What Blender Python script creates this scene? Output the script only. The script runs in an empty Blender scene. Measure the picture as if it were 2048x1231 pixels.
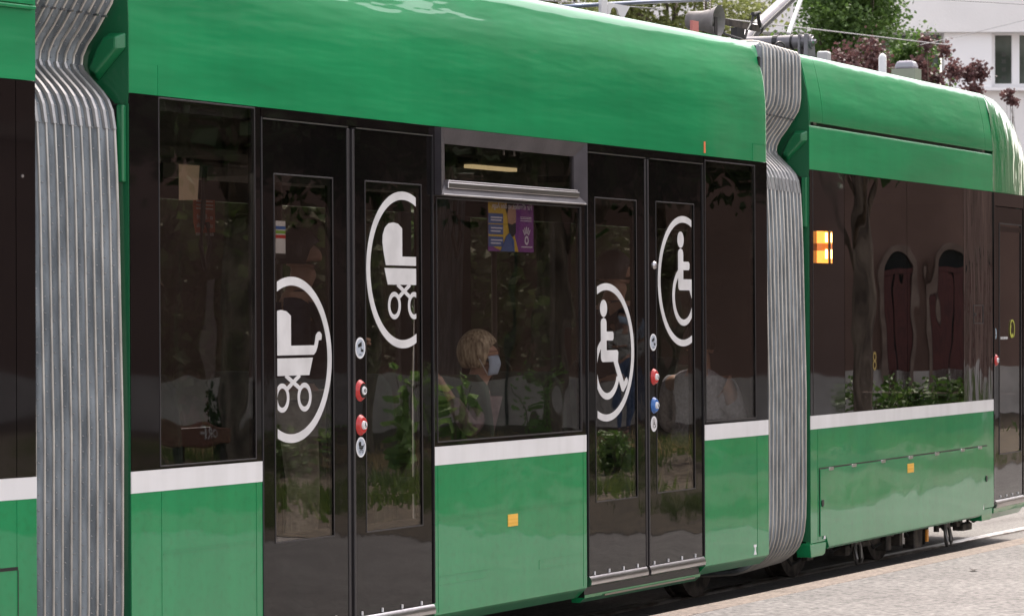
import bpy, bmesh, math, random
from mathutils import Vector, Matrix
random.seed(7)
R_ = math.radians
scene = bpy.context.scene
col = scene.collection

# ------------------------------------------------------------------ camera, world, sun, exposure
# World axes: +x runs along the tram towards its front, +y runs into the tram, z = 0 is the rail top.
FPX = 6700.0
CX, CY, CZ = -10.95, -6.84, 1.67
YAW = math.atan2(.4305, .9026)
FW = Vector((math.cos(YAW), math.sin(YAW))); RT = Vector((math.sin(YAW), -math.cos(YAW)))
cam_d = bpy.data.cameras.new('camera'); cam = bpy.data.objects.new('camera', cam_d); col.objects.link(cam)
cam.location = (CX, CY, CZ); cam.rotation_euler = (R_(90), 0, YAW - R_(90))
cam_d.sensor_width = 36; cam_d.lens = 36 * FPX / 2048; cam_d.shift_y = 4.5 / 2048
cam_d.clip_start = .1; cam_d.clip_end = 2000
cam_d.dof.use_dof = True; cam_d.dof.focus_distance = 16.0; cam_d.dof.aperture_fstop = 14
scene.camera = cam

SUN_EL, SUN_AZ = R_(60), R_(6)
world = bpy.data.worlds.new("World"); scene.world = world; world.use_nodes = True
wn = world.node_tree.nodes; wl = world.node_tree.links
sky = wn.new('ShaderNodeTexSky'); sky.sky_type = 'NISHITA'; sky.sun_disc = False
sky.sun_elevation = SUN_EL; sky.sun_rotation = R_(90) - SUN_AZ
sky.air_density = 1.0; sky.dust_density = 3.5; sky.ozone_density = .6
hs = wn.new('ShaderNodeHueSaturation'); hs.inputs['Saturation'].default_value = .45
wl.new(sky.outputs[0], hs.inputs['Color']); wm = wn.new('ShaderNodeMix'); wm.data_type = 'RGBA'; wm.blend_type = 'MULTIPLY'; wm.inputs['Factor'].default_value = 1; wm.inputs['B'].default_value = (1.09, 1.0, .95, 1)
wl.new(hs.outputs[0], wm.inputs['A']); wl.new(wm.outputs['Result'], wn['Background'].inputs[0]); wn['Background'].inputs[1].default_value = .135
sl = bpy.data.lights.new('sun', 'SUN'); sl.energy = 2.0; sl.angle = R_(.6); sl.color = (1, .95, .88)
so = bpy.data.objects.new('sun', sl); col.objects.link(so)
sd = Vector((math.cos(SUN_EL) * math.cos(SUN_AZ), math.cos(SUN_EL) * math.sin(SUN_AZ), math.sin(SUN_EL)))
so.rotation_euler = sd.to_track_quat('Z', 'Y').to_euler(); so.location = (0, 0, 30)
vs = scene.view_settings; vs.view_transform = 'Standard'; vs.look = 'None'; vs.gamma = 1; vs.exposure = 1.6
scene.cycles.max_bounces = 10; scene.cycles.transparent_max_bounces = 16
scene.cycles.glossy_bounces = 5

# ------------------------------------------------------------------ frames of the three car sections
class Frame:
    def __init__(self, x, y, deg, lean=0.0):
        self.o = Vector((x, y)); a = R_(deg); self.a = a; self.lean = lean
        self.dx = Vector((math.cos(a), math.sin(a))); self.dy = Vector((-math.sin(a), math.cos(a)))
    def __call__(self, s, y, z):
        y2 = y + self.lean * (z - 1.3)
        p = self.o + self.dx * s + self.dy * y2
        return Vector((p.x, p.y, z))
    def S(self, px, y=0.0):                       # distance along the side where a sight line meets it
        k = (px - 1024) / FPX; v = RT - FW * k
        q = self.o + self.dy * y - Vector((CX, CY))
        return -q.dot(v) / self.dx.dot(v)
    def Z(self, px, py, y=0.0):
        p = self.o + self.dx * self.S(px, y) + self.dy * y - Vector((CX, CY))
        return CZ + (620 - py) * p.dot(FW) / FPX
FB = Frame(0, 0, 0, .006)
FC = Frame(7.70, .10, 2.05, .004)
FA = Frame(-.70, -.035, -6.5, .004)
W = Frame(0, 0, 0)                                # plain world frame
LB = 6.75                                         # length of the middle section
WID = 2.3

# ------------------------------------------------------------------ mesh helpers
class MB:
    def __init__(self): self.v = []; self.f = []; self.m = []; self.cuts = []
    def add(self, vs, fs, m=0):
        n = len(self.v); self.cuts.append((n, len(self.f))); self.v += [tuple(p) for p in vs]
        self.f += [tuple(i + n for i in f) for f in fs]; self.m += [m] * len(fs); return self
    def box(self, fr, s0, s1, y0, y1, z0, z1, m=0):
        p = [fr(s, y, z) for z in (z0, z1) for y in (y0, y1) for s in (s0, s1)]
        return self.add(p, [(0, 1, 3, 2)[::-1], (4, 5, 7, 6), (0, 1, 5, 4), (1, 3, 7, 5), (3, 2, 6, 7), (2, 0, 4, 6)], m)
    def holed(self, fr, s0, s1, z0, z1, h, y0, y1, m=0):
        a, b, c, d = h
        self.box(fr, s0, a, y0, y1, z0, z1, m); self.box(fr, b, s1, y0, y1, z0, z1, m)
        self.box(fr, a, b, y0, y1, z0, c, m); self.box(fr, a, b, y0, y1, d, z1, m); return self
    def frame(self, fr, a, b, c, d, w, y0, y1, m=0):
        return self.holed(fr, a - w, b + w, c - w, d + w, (a, b, c, d), y0, y1, m)
    def prism(self, fr, poly, y0, y1, m=0):      # polygon in (s, z), thickness in y
        n = len(poly)
        p = [fr(s, y0, z) for s, z in poly] + [fr(s, y1, z) for s, z in poly]
        fs = [tuple(range(n)), tuple(range(2 * n - 1, n - 1, -1))] + [(i, i + n, (i + 1) % n + n, (i + 1) % n) for i in range(n)]
        return self.add(p, fs, m)
    def loft(self, rings, closed=False, caps=False, m=0):
        n = len(rings[0]); v = [p for r in rings for p in r]; fs = []
        for i in range(len(rings) - 1):
            for j in range(n if closed else n - 1):
                k = (j + 1) % n
                fs.append((i * n + j, i * n + k, (i + 1) * n + k, (i + 1) * n + j))
        if caps: fs += [tuple(range(n))[::-1], tuple((len(rings) - 1) * n + j for j in range(n))]
        return self.add(v, fs, m)
    def tube(self, pts, r, n=8, m=0, caps=True):
        pts = [Vector(p) for p in pts]; rings = []
        rr = r if isinstance(r, (list, tuple)) else [r] * len(pts)
        up = Vector((0, 0, 1))
        for i, p in enumerate(pts):
            t = (pts[min(i + 1, len(pts) - 1)] - pts[max(i - 1, 0)]).normalized()
            a = t.cross(up)
            if a.length < .05: a = t.cross(Vector((1, 0, 0)))
            a.normalize(); b = a.cross(t).normalized()
            rings.append([p + (a * math.cos(q * 2 * math.pi / n) + b * math.sin(q * 2 * math.pi / n)) * rr[i] for q in range(n)])
        return self.loft(rings, True, caps, m)
    def disc(self, fr, s, z, r, y0, y1, n=24, m=0, r1=None):     # short cylinder with its axis along y
        r1 = r if r1 is None else r1
        a = [fr(s + r * math.cos(q * 2 * math.pi / n), y1, z + r * math.sin(q * 2 * math.pi / n)) for q in range(n)]
        b = [fr(s + r1 * math.cos(q * 2 * math.pi / n), y0, z + r1 * math.sin(q * 2 * math.pi / n)) for q in range(n)]
        return self.loft([a, b], True, True, m)
    def each(self, name, mats, parent=None, **k):      # every added piece becomes an object of its own
        c = self.cuts + [(len(self.v), len(self.f))]; out = []
        for (v0, f0), (v1, f1) in zip(c, c[1:]):
            q = MB(); q.v = self.v[v0:v1]; q.f = [tuple(i - v0 for i in f) for f in self.f[f0:f1]]; q.m = self.m[f0:f1]; out.append(q.build(name, mats, parent, **k))
        return out
    def build(self, name, mats, parent=None, smooth=False, bevel=0, label=None, fix=True):
        me = bpy.data.meshes.new(name); me.from_pydata(self.v, [], self.f); me.update()
        if not isinstance(mats, (list, tuple)): mats = [mats]
        for x in mats: me.materials.append(x)
        if len(mats) > 1:
            for i, p in enumerate(me.polygons): p.material_index = self.m[i]
        if fix:
            bm = bmesh.new(); bm.from_mesh(me); bmesh.ops.recalc_face_normals(bm, faces=bm.faces); bm.to_mesh(me); bm.free()
        if smooth:
            for p in me.polygons: p.use_smooth = True
            if smooth == 'auto': me.set_sharp_from_angle(angle=R_(40))
        o = bpy.data.objects.new(name, me); col.objects.link(o)
        if bevel:
            b = o.modifiers.new('bevel', 'BEVEL'); b.width = bevel; b.segments = 2; b.limit_method = 'ANGLE'; b.angle_limit = R_(50)
        if parent: attach(o, parent)
        if label: o['label'] = label
        return o
def attach(o, parent):
    bpy.context.view_layer.update()
    o.parent = parent; o.matrix_parent_inverse = parent.matrix_world.inverted()
def empty(name, loc, rz=0):
    o = bpy.data.objects.new(name, None); o.location = loc; o.rotation_euler = (0, 0, rz); o.empty_display_size = .2
    col.objects.link(o); bpy.context.view_layer.update(); return o
def tag(o, label=None, cat=None, group=None, kind=None):
    for k, v in (('label', label), ('category', cat), ('group', group), ('kind', kind)):
        if v: o[k] = v
    return o
def text_mesh(name, body, size, mat, M, parent=None, mirror=False, depth=.0005, align='CENTER'):
    c = bpy.data.curves.new(name, 'FONT'); c.body = body; c.size = size; c.extrude = depth; c.align_x = align; c.resolution_u = 3
    t = bpy.data.objects.new(name + '_tmp', c); col.objects.link(t); bpy.context.view_layer.update()
    me = bpy.data.meshes.new_from_object(t.evaluated_get(bpy.context.evaluated_depsgraph_get()))
    bpy.data.objects.remove(t); me.name = name
    me.transform(M @ (Matrix.Diagonal((-1, 1, 1, 1)) if mirror else Matrix.Identity(4)))
    me.materials.clear(); me.materials.append(mat)
    o = bpy.data.objects.new(name, me); col.objects.link(o)
    if parent: attach(o, parent)
    return o
def side_matrix(fr, s, y, z):                     # local x along the side, local y up, local z out of the tram
    p = fr(s, y, z); d = fr.dx; n = -fr.dy
    return Matrix(((d.x, 0, n.x, p.x), (d.y, 0, n.y, p.y), (0, 1, 0, p.z), (0, 0, 0, 1)))

# ------------------------------------------------------------------ materials
def mat(name, base=(.5, .5, .5), rough=.5, metal=0, spec=.5, coat=0, emit=None, es=0, sss=0):
    m = bpy.data.materials.new(name); m.use_nodes = True
    b = m.node_tree.nodes['Principled BSDF']
    b.inputs['Base Color'].default_value = (*base, 1); b.inputs['Roughness'].default_value = rough
    b.inputs['Metallic'].default_value = metal; b.inputs['Specular IOR Level'].default_value = spec
    b.inputs['Coat Weight'].default_value = coat; b.inputs['Coat Roughness'].default_value = .03
    if emit: b.inputs['Emission Color'].default_value = (*emit, 1); b.inputs['Emission Strength'].default_value = es
    return m
def nd(m, t, **k):
    n = m.node_tree.nodes.new(t)
    for a, b in k.items(): setattr(n, a, b)
    return n
def coords(m, scale=(1, 1, 1)):
    t = nd(m, 'ShaderNodeNewGeometry'); mp = nd(m, 'ShaderNodeMapping'); mp.inputs['Scale'].default_value = scale
    m.node_tree.links.new(t.outputs['Position'], mp.inputs['Vector']); return mp
def noise(m, scale, detail=4, sc=(1, 1, 1), rough=.5):
    c = coords(m, sc); n = nd(m, 'ShaderNodeTexNoise'); n.inputs['Scale'].default_value = scale
    n.inputs['Detail'].default_value = detail; n.inputs['Roughness'].default_value = rough
    m.node_tree.links.new(c.outputs[0], n.inputs['Vector']); return n
def vary(m, c0, c1, scale, detail=4, sc=(1, 1, 1), lo=.35, hi=.65, sock='Base Color'):
    n = noise(m, scale, detail, sc); r = nd(m, 'ShaderNodeValToRGB')
    r.color_ramp.elements[0].position = lo; r.color_ramp.elements[1].position = hi
    r.color_ramp.elements[0].color = (*c0, 1); r.color_ramp.elements[1].color = (*c1, 1)
    L = m.node_tree.links; L.new(n.outputs['Fac'], r.inputs[0])
    L.new(r.outputs[0], m.node_tree.nodes['Principled BSDF'].inputs[sock]); return m
def bump(m, scale, dist, detail=2, sc=(1, 1, 1), coat=False, scale2=None, dist2=0):
    L = m.node_tree.links; b = m.node_tree.nodes['Principled BSDF']
    n = noise(m, scale, detail, sc); bp = nd(m, 'ShaderNodeBump'); bp.inputs['Distance'].default_value = dist; bp.inputs['Strength'].default_value = 1
    L.new(n.outputs['Fac'], bp.inputs['Height']); out = bp
    if scale2:
        n2 = noise(m, scale2, 3); b2 = nd(m, 'ShaderNodeBump'); b2.inputs['Distance'].default_value = dist2; b2.inputs['Strength'].default_value = 1
        L.new(n2.outputs['Fac'], b2.inputs['Height']); L.new(bp.outputs[0], b2.inputs['Normal']); out = b2
    L.new(out.outputs[0], b.inputs['Normal'])
    if coat: L.new(out.outputs[0], b.inputs['Coat Normal'])
    return m

G = (.006, .25, .082)
paint = bump(vary(mat('green_paint', G, .30, spec=.3, coat=.85), (.005, .238, .078), (.008, .262, .090), 1.2, 3), 1.1, .006, 2, (1, 1, 2.2), True, 6, .0006)
paint_roof = bump(vary(mat('green_roof_paint', G, .38, spec=.3, coat=.7), (.003, .225, .074), (.008, .295, .099), 1.5, 4, (.5, 1, 3)), 2.6, .0095, 3, (.3, 1, 2.2), True, 9, .0003)
paint_end_shade = mat('green_end_shade_paint', (.008, .12, .045), .35, coat=.4)  # side green darkened, the shade on the end walls put into its colour
white_band = bump(vary(mat('white_band_paint', (.80, .79, .79), .35, coat=.3), (.77, .76, .76), (.83, .82, .82), 3), 2, .003)
black_gloss = bump(vary(mat('black_gloss_paint', (.012, .010, .010), .03, spec=.33, coat=0), (.004, .0035, .0035), (.008, .006, .0055), 2), .9, .007, 2, (1, 1, 2), True, 5, .0004)
black_band = bump(mat('black_enamelled_glass', (.008, .006, .006), .03, spec=.5, coat=.15), .8, .004, 2, (1, 1, 1.5), True)
rubber = bump(mat('black_rubber', (.012, .011, .012), .55), 30, .002)
seal = mat('dark_grey_seal', (.03, .027, .028), .4)
alu = bump(vary(mat('brushed_aluminium', (.62, .60, .60), .28, 1), (.50, .48, .49), (.68, .66, .66), 3, 4, (1, 1, 30)), 40, .0005)
dark_metal = bump(vary(mat('dark_metal', (.06, .056, .058), .42, .6), (.04, .038, .04), (.11, .10, .10), 8), 20, .001)
grime = vary(mat('grimy_steel', (.05, .042, .038), .6, .5), (.02, .017, .016), (.12, .10, .085), 14)
fabric = bump(vary(mat('bellows_fabric', (.16, .175, .185), .45), (.085, .102, .114), (.25, .285, .31), 3.5, 5, (5, 5, 1), .38, .72), 60, .0008)
cream = vary(mat('bellows_rib_aluminium', (.62, .57, .50), .3, .55), (.42, .395, .36), (.62, .59, .54), 6)
cover_m = vary(mat('rib_cover_metal', (.38, .37, .36), .42, .7), (.30, .30, .30), (.46, .45, .44), 9); fin_m = mat('shaded_green_moulding', (.006, .16, .055), .35, coat=.5)  # moulding green is the body paint with its shadow mixed into the colour
rivet_m = mat('rivet_metal', (.55, .55, .55), .5, .2)
frame_m = bump(vary(mat('anodised_frame', (.06, .055, .06), .42, .4), (.05, .045, .052), (.08, .072, .08), 5), 60, .0005)
sticker_w = bump(vary(mat('white_sticker', (.62, .61, .59), .5), (.56, .55, .54), (.68, .67, .66), 7), 3, .002)
white_p = mat('white_plastic', (.8, .8, .8), .35)
red_p = mat('red_plastic', (.55, .022, .02), .3, coat=.5)
blue_p = mat('blue_plastic', (.02, .13, .42), .3, coat=.5)
black_p = mat('black_plastic', (.01, .01, .01), .35)
yellow_s = vary(mat('yellow_sticker', (.85, .48, .05), .5), (.72, .38, .04), (.92, .52, .09), 1, 1, (1, 1, 55))
orange_s = mat('orange_sticker', (.85, .2, .08), .5)
interior = vary(mat('interior_lining', (.05, .045, .043), .6), (.02, .018, .017), (.035, .032, .031), 2)
interior_floor = mat('interior_floor', (.05, .05, .052), .5)
seat_m = vary(mat('seat_fabric', (.04, .07, .05), .8), (.03, .05, .04), (.06, .10, .07), 12)
pole_m = mat('grab_pole_steel', (.12, .10, .08), .35, .5)
tube_glow = mat('ceiling_lamp_glow', (.8, .7, .5), .4, emit=(1, .78, .42), es=.26)
steel = vary(mat('rail_steel', (.42, .40, .38), .3, .9), (.22, .18, .15), (.60, .58, .55), 5, 4, (1, 6, 6))
def glass_mat(name, refl, tint, rough=.0, dist=.006, sc=1.0):
    m = bpy.data.materials.new(name); m.use_nodes = True; N = m.node_tree.nodes; L = m.node_tree.links
    N.remove(N['Principled BSDF']); out = N['Material Output']
    tr = nd(m, 'ShaderNodeBsdfTransparent'); tr.inputs[0].default_value = (*tint, 1)
    gl = nd(m, 'ShaderNodeBsdfGlossy'); gl.inputs['Roughness'].default_value = rough; gl.inputs['Color'].default_value = (1, .97, .95, 1)
    fr = nd(m, 'ShaderNodeFresnel'); ge = nd(m, 'ShaderNodeNewGeometry'); ml = nd(m, 'ShaderNodeMath', operation='MULTIPLY_ADD')
    ml.inputs[1].default_value = 1 / 1.5 - 1.5; ml.inputs[2].default_value = 1.5; L.new(ge.outputs['Backfacing'], ml.inputs[0]); L.new(ml.outputs[0], fr.inputs['IOR'])
    mu = nd(m, 'ShaderNodeMath', operation='MULTIPLY_ADD'); mu.inputs[1].default_value = refl; mu.inputs[2].default_value = .004; mu.use_clamp = True
    n = noise(m, sc, 2, (1, 1, 1.3)); bp = nd(m, 'ShaderNodeBump'); bp.inputs['Distance'].default_value = dist; bp.inputs['Strength'].default_value = 1
    L.new(n.outputs['Fac'], bp.inputs['Height']); L.new(bp.outputs[0], gl.inputs['Normal'])
    mx = nd(m, 'ShaderNodeMixShader'); L.new(fr.outputs[0], mu.inputs[0]); L.new(mu.outputs[0], mx.inputs[0])
    L.new(tr.outputs[0], mx.inputs[1]); L.new(gl.outputs[0], mx.inputs[2]); L.new(mx.outputs[0], out.inputs['Surface'])
    return m
glass = glass_mat('tinted_window_glass', 1.15, (.78, .76, .74), dist=.004)
glass_far = glass_mat('far_side_glass', 1.0, (.55, .53, .5))
glass_curved = glass_mat('wavy_window_glass', 1.35, (.30, .27, .26), dist=.0026, sc=.9)

# ------------------------------------------------------------------ ground, kerb and rails
def streaks(m, lo=.90, sc=(5, 5, .35)): overlay(m, 2.2, .35, .65, (lo, lo * 1.0, lo * .99), (1.0, 1.0, 1.0), sc)
asphalt = vary(mat('asphalt', (.2, .19, .185), .9), (.085, .081, .079), (.235, .222, .215), 30, 8, lo=.32, hi=.68)
bump(asphalt, 90, .006, 4)
paint_roof.node_tree.nodes['Principled BSDF'].inputs['Coat Roughness'].default_value = .035
def overlay(m, scale, lo, hi, c0, c1, sc=(1, 1, 1)):        # multiply the colour by a second, broader pattern
    N = m.node_tree; L = N.links; b = N.nodes['Principled BSDF']; src = b.inputs['Base Color'].links[0].from_socket
    n = noise(m, scale, 5, sc); r = nd(m, 'ShaderNodeValToRGB')
    r.color_ramp.elements[0].position = lo; r.color_ramp.elements[1].position = hi
    r.color_ramp.elements[0].color = (*c0, 1); r.color_ramp.elements[1].color = (*c1, 1); L.new(n.outputs['Fac'], r.inputs[0])
    mx = nd(m, 'ShaderNodeMix', data_type='RGBA', blend_type='MULTIPLY'); mx.inputs['Factor'].default_value = 1
    L.new(src, mx.inputs['A']); L.new(r.outputs[0], mx.inputs['B']); L.new(mx.outputs['Result'], b.inputs['Base Color'])
streaks(paint, .90); overlay(paint, 26, .50, .78, (1, 1, 1), (.84, .82, .79)); streaks(paint_roof, .93, (3, 3, .5)); streaks(white_band, .93) if white_band.node_tree.nodes['Principled BSDF'].inputs['Base Color'].links else None
overlay(asphalt, 1.2, .3, .7, (.82, .80, .80), (1.05, 1.04, 1.03))
bed_m = vary(mat('track_bed_asphalt', (.12, .11, .105), .9), (.09, .083, .08), (.17, .16, .15), 40, 6); bump(bed_m, 60, .008, 4)
overlay(bed_m, 2, .35, .65, (.75, .72, .7), (1.1, 1.1, 1.08), (.3, 2, 1))
kerb_m = vary(mat('kerb_stone', (.22, .18, .15), .85), (.125, .098, .083), (.225, .18, .152), 35, 5); bump(kerb_m, 40, .006, 4)
overlay(kerb_m, 3, .35, .65, (.85, .84, .84), (1.05, 1.03, 1.0))
soil_m = vary(mat('garden_soil', (.06, .045, .032), .95), (.035, .027, .02), (.11, .085, .055), 9, 6); bump(soil_m, 20, .03, 4)

g = MB(); g.add([(-400, -400, -.02), (900, -400, -.02), (900, 900, -.02), (-400, 900, -.02)], [(0, 1, 2, 3)])
tag(g.build('ground', asphalt), kind='structure')
g = MB(); g.box(W, -40, 60, -.145, 3.2, -.2, -.008); tag(g.build('track_bed', bed_m), kind='structure')
g = MB(); g.box(W, -40, 60, -16, -.325, -.2, .12); tag(g.build('pavement', asphalt), kind='structure')
g = MB()
rng = random.Random(3)
x = -40.0
while x < 60:                                     # kerb stones laid end to end
    l = 1.0 + rng.random() * .15; dz = rng.random() * .003; dy = rng.random() * .005
    g.box(W, x, x + l - .006, -.322 - dy, -.15 - dy, -.15, .122 + dz); x += l
tag(g.build('kerb', kerb_m, bevel=.008), kind='structure')
for y in (.66, 1.66):
    g = MB(); prof = [(-.035, -.01), (-.035, .004), (-.028, .010), (.028, .010), (.035, .004), (.035, -.01)]
    g.loft([[Vector((x, y + a, b)) for a, b in prof] for x in (-40, 60)], False)
    g.box(W, -40, 60, y + .045, y + .06, -.01, .003)
    tag(g.build('tram_rail', steel), 'near steel rail running under the tram beside the kerb' if y < 1 else 'far steel rail under the tram, away from the kerb', 'rail', 'rails of the tram track')

# ------------------------------------------------------------------ the tram
tram = empty('tram', (0, 1.15, 0))
tag(tram, 'green articulated tram with black doors, white band and grey bellows', 'tram')

ZC, ZB1, ZB0, ZS = 2.503, 1.052, .968, .292       # cantrail, band top, band bottom, skirt edge
def fair_profile(lo=2.503, inset=0):
    return [(0, lo), (0, 2.78), (.003, 2.86), (.010, 2.93), (.018, 2.99), (.037, 3.06), (.050, 3.12), (.060, 3.155), (.078, 3.178), (.11, 3.188), (.16, 3.190), (.16, 3.16), (.10, 3.15), (.07, 3.08), (.045, 2.98), (.035, 2.86), (.03, lo)]

def section_shell(fr, s0, s1, name_extra=None):
    """floor, far side, ceiling and roof deck of one car section"""
    b = MB(); b.box(fr, s0, s1, .04, WID - .04, .30, .36); b.build('floor_panel', interior_floor, tram)
    b = MB(); b.box(fr, s0, s1, .035, WID - .035, 2.45, 2.50); b.box(fr, s0, s1, .17, WID - .17, 2.98, 3.02); b.build('ceiling_panel', interior, tram)
    b = MB(); b.box(fr, s0, s1, WID - .04, WID, .25, 1.05); b.box(fr, s0, s1, WID - .04, WID, 2.25, 3.16)
    fw = b.build('far_side_wall', interior, tram)
    n = max(1, int((s1 - s0) / 1.5)); w = (s1 - s0) / n
    for i in range(n):
        a = s0 + i * w
        b = MB(); b.box(fr, a + .14, a + w - .14, WID - .025, WID - .02, 1.055, 2.245); b.build('far_window', glass_far, tram, fix=True)
        b = MB(); b.box(fr, a, a + .135, WID - .04, WID, 1.052, 2.248); b.box(fr, a + w - .135, a + w, WID - .04, WID, 1.052, 2.248); b.each('window_pillar', interior, tram)

def body_side(fr, s0, s1, y0=0):
    pass

section_shell(FB, 0, LB); section_shell(FC, 0, 4.9)

# --- middle section: side layout read off the photograph on the plane of the side
S = FB.S
sd = dict(p0=0.0, w1a=S(320), w1b=S(511), d1a=S(525), d1m0=S(697.5), d1m1=S(711.5), d1b=S(866), d2a=S(1172), d2m0=S(1291.5), d2m1=S(1300), d2b=S(1408), w3a=S(1411), w3b=S(1511), p1=LB)
print({k: round(v, 3) for k, v in sd.items()})
# roof fairing
b = MB(); pr = fair_profile(ZC)
cuts = [0, .02, 1.2, 2.6, 4.2, 5.6, LB - .02, LB]
b.loft([[FB(s, y + (.004 if s in (0, LB) else 0), z) for y, z in pr] for s in cuts], True, True)
rf = b.build('roof_fairing', paint_roof, tram, smooth='auto')
b = MB(); b.loft([[FB(s, WID - y, z) for y, z in pr] for s in cuts], True, True); b.build('far_roof_fairing', interior, tram, smooth='auto')
b = MB(); b.box(FB, S(1410), S(1413), -.0022, .001, FB.Z(1411, 306), FB.Z(1411, 283)); b.build('orange_mark', orange_s, rf)
b = MB(); b.box(FB, S(318.5), S(320), -.0012, 0.001, ZC + .002, 2.62); b.box(FB, S(1507), S(1508.3), -.0012, .001, ZC + .002, 2.60); b.box(FB, S(1508.3), LB - .004, -.0012, .001, 2.60, 2.603); b.build('panel_seam', paint, rf)

# lower side panels with the white band
YB = .0
def lower_panel(fr, a, b_, zs=ZS, seams=(), lines=(), paintm=paint, zb0=None, zb1=None):
    zb0 = zb0 or ZB0; zb1 = zb1 or ZB1
    m = MB(); m.box(fr, a, b_, 0, .03, zs, zb0)
    m.loft([[fr(s, y, z) for y, z in ((.003, zs), (.012, zs - .012), (.055, zs - .052), (.10, zs - .055), (.10, zs), (.03, zs))] for s in (a, b_)], True, True)
    p = m.build('side_panel', paintm, tram, bevel=.0)
    m = MB(); m.box(fr, a, b_, -.0015, .03, zb0 + .0002, zb1); m.build('white_band', white_band, p)
    if seams or lines:
        m = MB()
        for s in seams: m.box(fr, s, s + .005, -.0016, .001, zs + .01, zb0 - .0)
        for (sa, sb, z0) in lines:
            m.box(fr, sa, sb, -.0016, .001, z0, z0 + .004); m.box(fr, sa, sb, -.0012, .001, z0 + .012, z0 + .015)
        m.build('panel_seam', paint, p)
    return p
zl1 = FB.Z(330, 1108)
p1 = lower_panel(FB, 0, S(524.5), ZS, (S(322), S(511.5)), ((S(325), S(510), zl1),))
zl2 = FB.Z(878, 1040)
p2 = lower_panel(FB, S(866.5), S(1172), ZS, (S(874.5), S(1165)), ((S(877), S(1164), zl2),))
m = MB()
for (xa, xb, ya, yb) in ((878, 978, 1153, 1139), (878, 974, 1170, 1156), (1077, 1164, 1120, 1109.5), (1077, 1162, 1137.5, 1124.5)):
    za = FB.Z(xa, ya); m.box(FB, S(xa), S(xb), -.0014, .001, za, za + .003)
m.box(FB, S(1076), S(1077), -.0014, .001, FB.Z(1077, 1137), FB.Z(1077, 1120))
m.each('panel_patch', paint, p2)
m = MB(); m.box(FB, S(1014), S(1033.5), -.003, .001, FB.Z(1024, 1051), FB.Z(1024, 1027)); m.build('yellow_sticker', yellow_s, p2)
p3 = lower_panel(FB, S(1408.5), LB, ZS, (S(1513),))
def jack_mark(fr, px, py, par):
    s = fr.S(px); z = fr.Z(px, py); w = .02; h = .028
    m = MB(); m.prism(fr, [(s - w, z - h), (s + w, z - h), (s + w * .35, z - .004), (s + w * .35, z + .012), (s + w, z + .016), (s + w, z + h), (s - w, z + h), (s - w, z + .016), (s - w * .35, z + .012), (s - w * .35, z - .004)], -.0025, .0005)
    m.build('jacking_mark', white_p, par)
jack_mark(FB, 1508, 1098, p3)

# window band, window 1 and window 3
def window(fr, a, b_, z0, z1, hole, g=glass, label=None, black=black_band):
    m = MB(); m.holed(fr, a, b_, z0, z1, hole, 0, .03); p = m.build('window_surround', black, tram)
    h = hole
    m = MB(); m.box(fr, h[0], h[1], .006, .010, h[2], h[3]); m.build('window_pane', g, p)
    m = MB(); m.frame(fr, h[0], h[1], h[2], h[3], .006, -.0022, .002); m.build('window_gasket', seal, p, bevel=.001)
    return p
window(FB, 0.002, S(523), ZB1 + .001, ZC - .002, (S(321), S(511), FB.Z(321, 930), FB.Z(321, 197)))
window(FB, S(1409.5), LB - .003, ZB1 + .001, ZC - .002, (S(1412.5), S(1511), ZB1 + .02, FB.Z(1412, 322)))

# window 2 with the tilting top light
zvb = FB.Z(872, 390)
m = MB(); m.holed(FB, S(866.5), S(1171), ZB1 + .001, zvb, (S(874), S(1164), ZB1 + .022, zvb - .012), 0, .03); w2 = m.build('window_surround', black_band, tram)
m = MB(); m.box(FB, S(874), S(1164), .006, .010, ZB1 + .022, zvb - .012); m.build('window_pane', glass, w2)
m = MB(); m.frame(FB, S(875.5), S(1162.5), ZB1 + .024, zvb - .014, .006, -.002, .006); m.build('window_gasket', seal, w2)
m = MB(); oa, ob, oz0, oz1 = S(872), S(1165), zvb + .002, ZC - .006
ia, ib, iz0, iz1 = S(890), S(1148.5), FB.Z(890, 366) + .01, FB.Z(890, 287)
out = [(oa, oz0), (ob, oz0), (ob, oz1), (oa, oz1)]; inn = [(ia, iz0), (ib, iz0), (ib, iz1), (ia, iz1)]
vs_ = [FB(s, -.034, z) for s, z in out] + [FB(s, -.004, z) for s, z in inn] + [FB(s, .02, z) for s, z in out] + [FB(s, .02, z) for s, z in inn]
fs_ = []
for i in range(4):
    j = (i + 1) % 4; fs_ += [(i, j, j + 4, i + 4), (i, i + 8, j + 8, j), (i + 4, j + 4, j + 12, i + 12)]
m.add(vs_, fs_); hop = m.build('top_light_frame', frame_m, tram, label='dark bevelled frame of the tilting top light')
m = MB(); m.box(FB, ia - .012, ib + .012, -.030, -.002, iz0 - .034, iz0 - .006); m.box(FB, ia, ib, -.026, -.004, iz0 - .006, iz0 + .004)
m.box(FB, oa + .02, ob - .02, -.037, -.02, oz0 - .002, oz0 + .006)
m.build('bottom_rail', alu, hop, bevel=.003)
m = MB(); m.box(FB, ia, ib, .004, .008, iz0 + .004, iz1); m.build('window_pane', glass, hop)
m = MB(); m.box(FB, S(866.5), oa - .001, 0, .03, zvb + .002, ZC - .002); m.box(FB, ob + .001, S(1171), 0, .03, zvb + .002, ZC - .002); m.each('window_pillar', black_band, tram)

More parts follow.
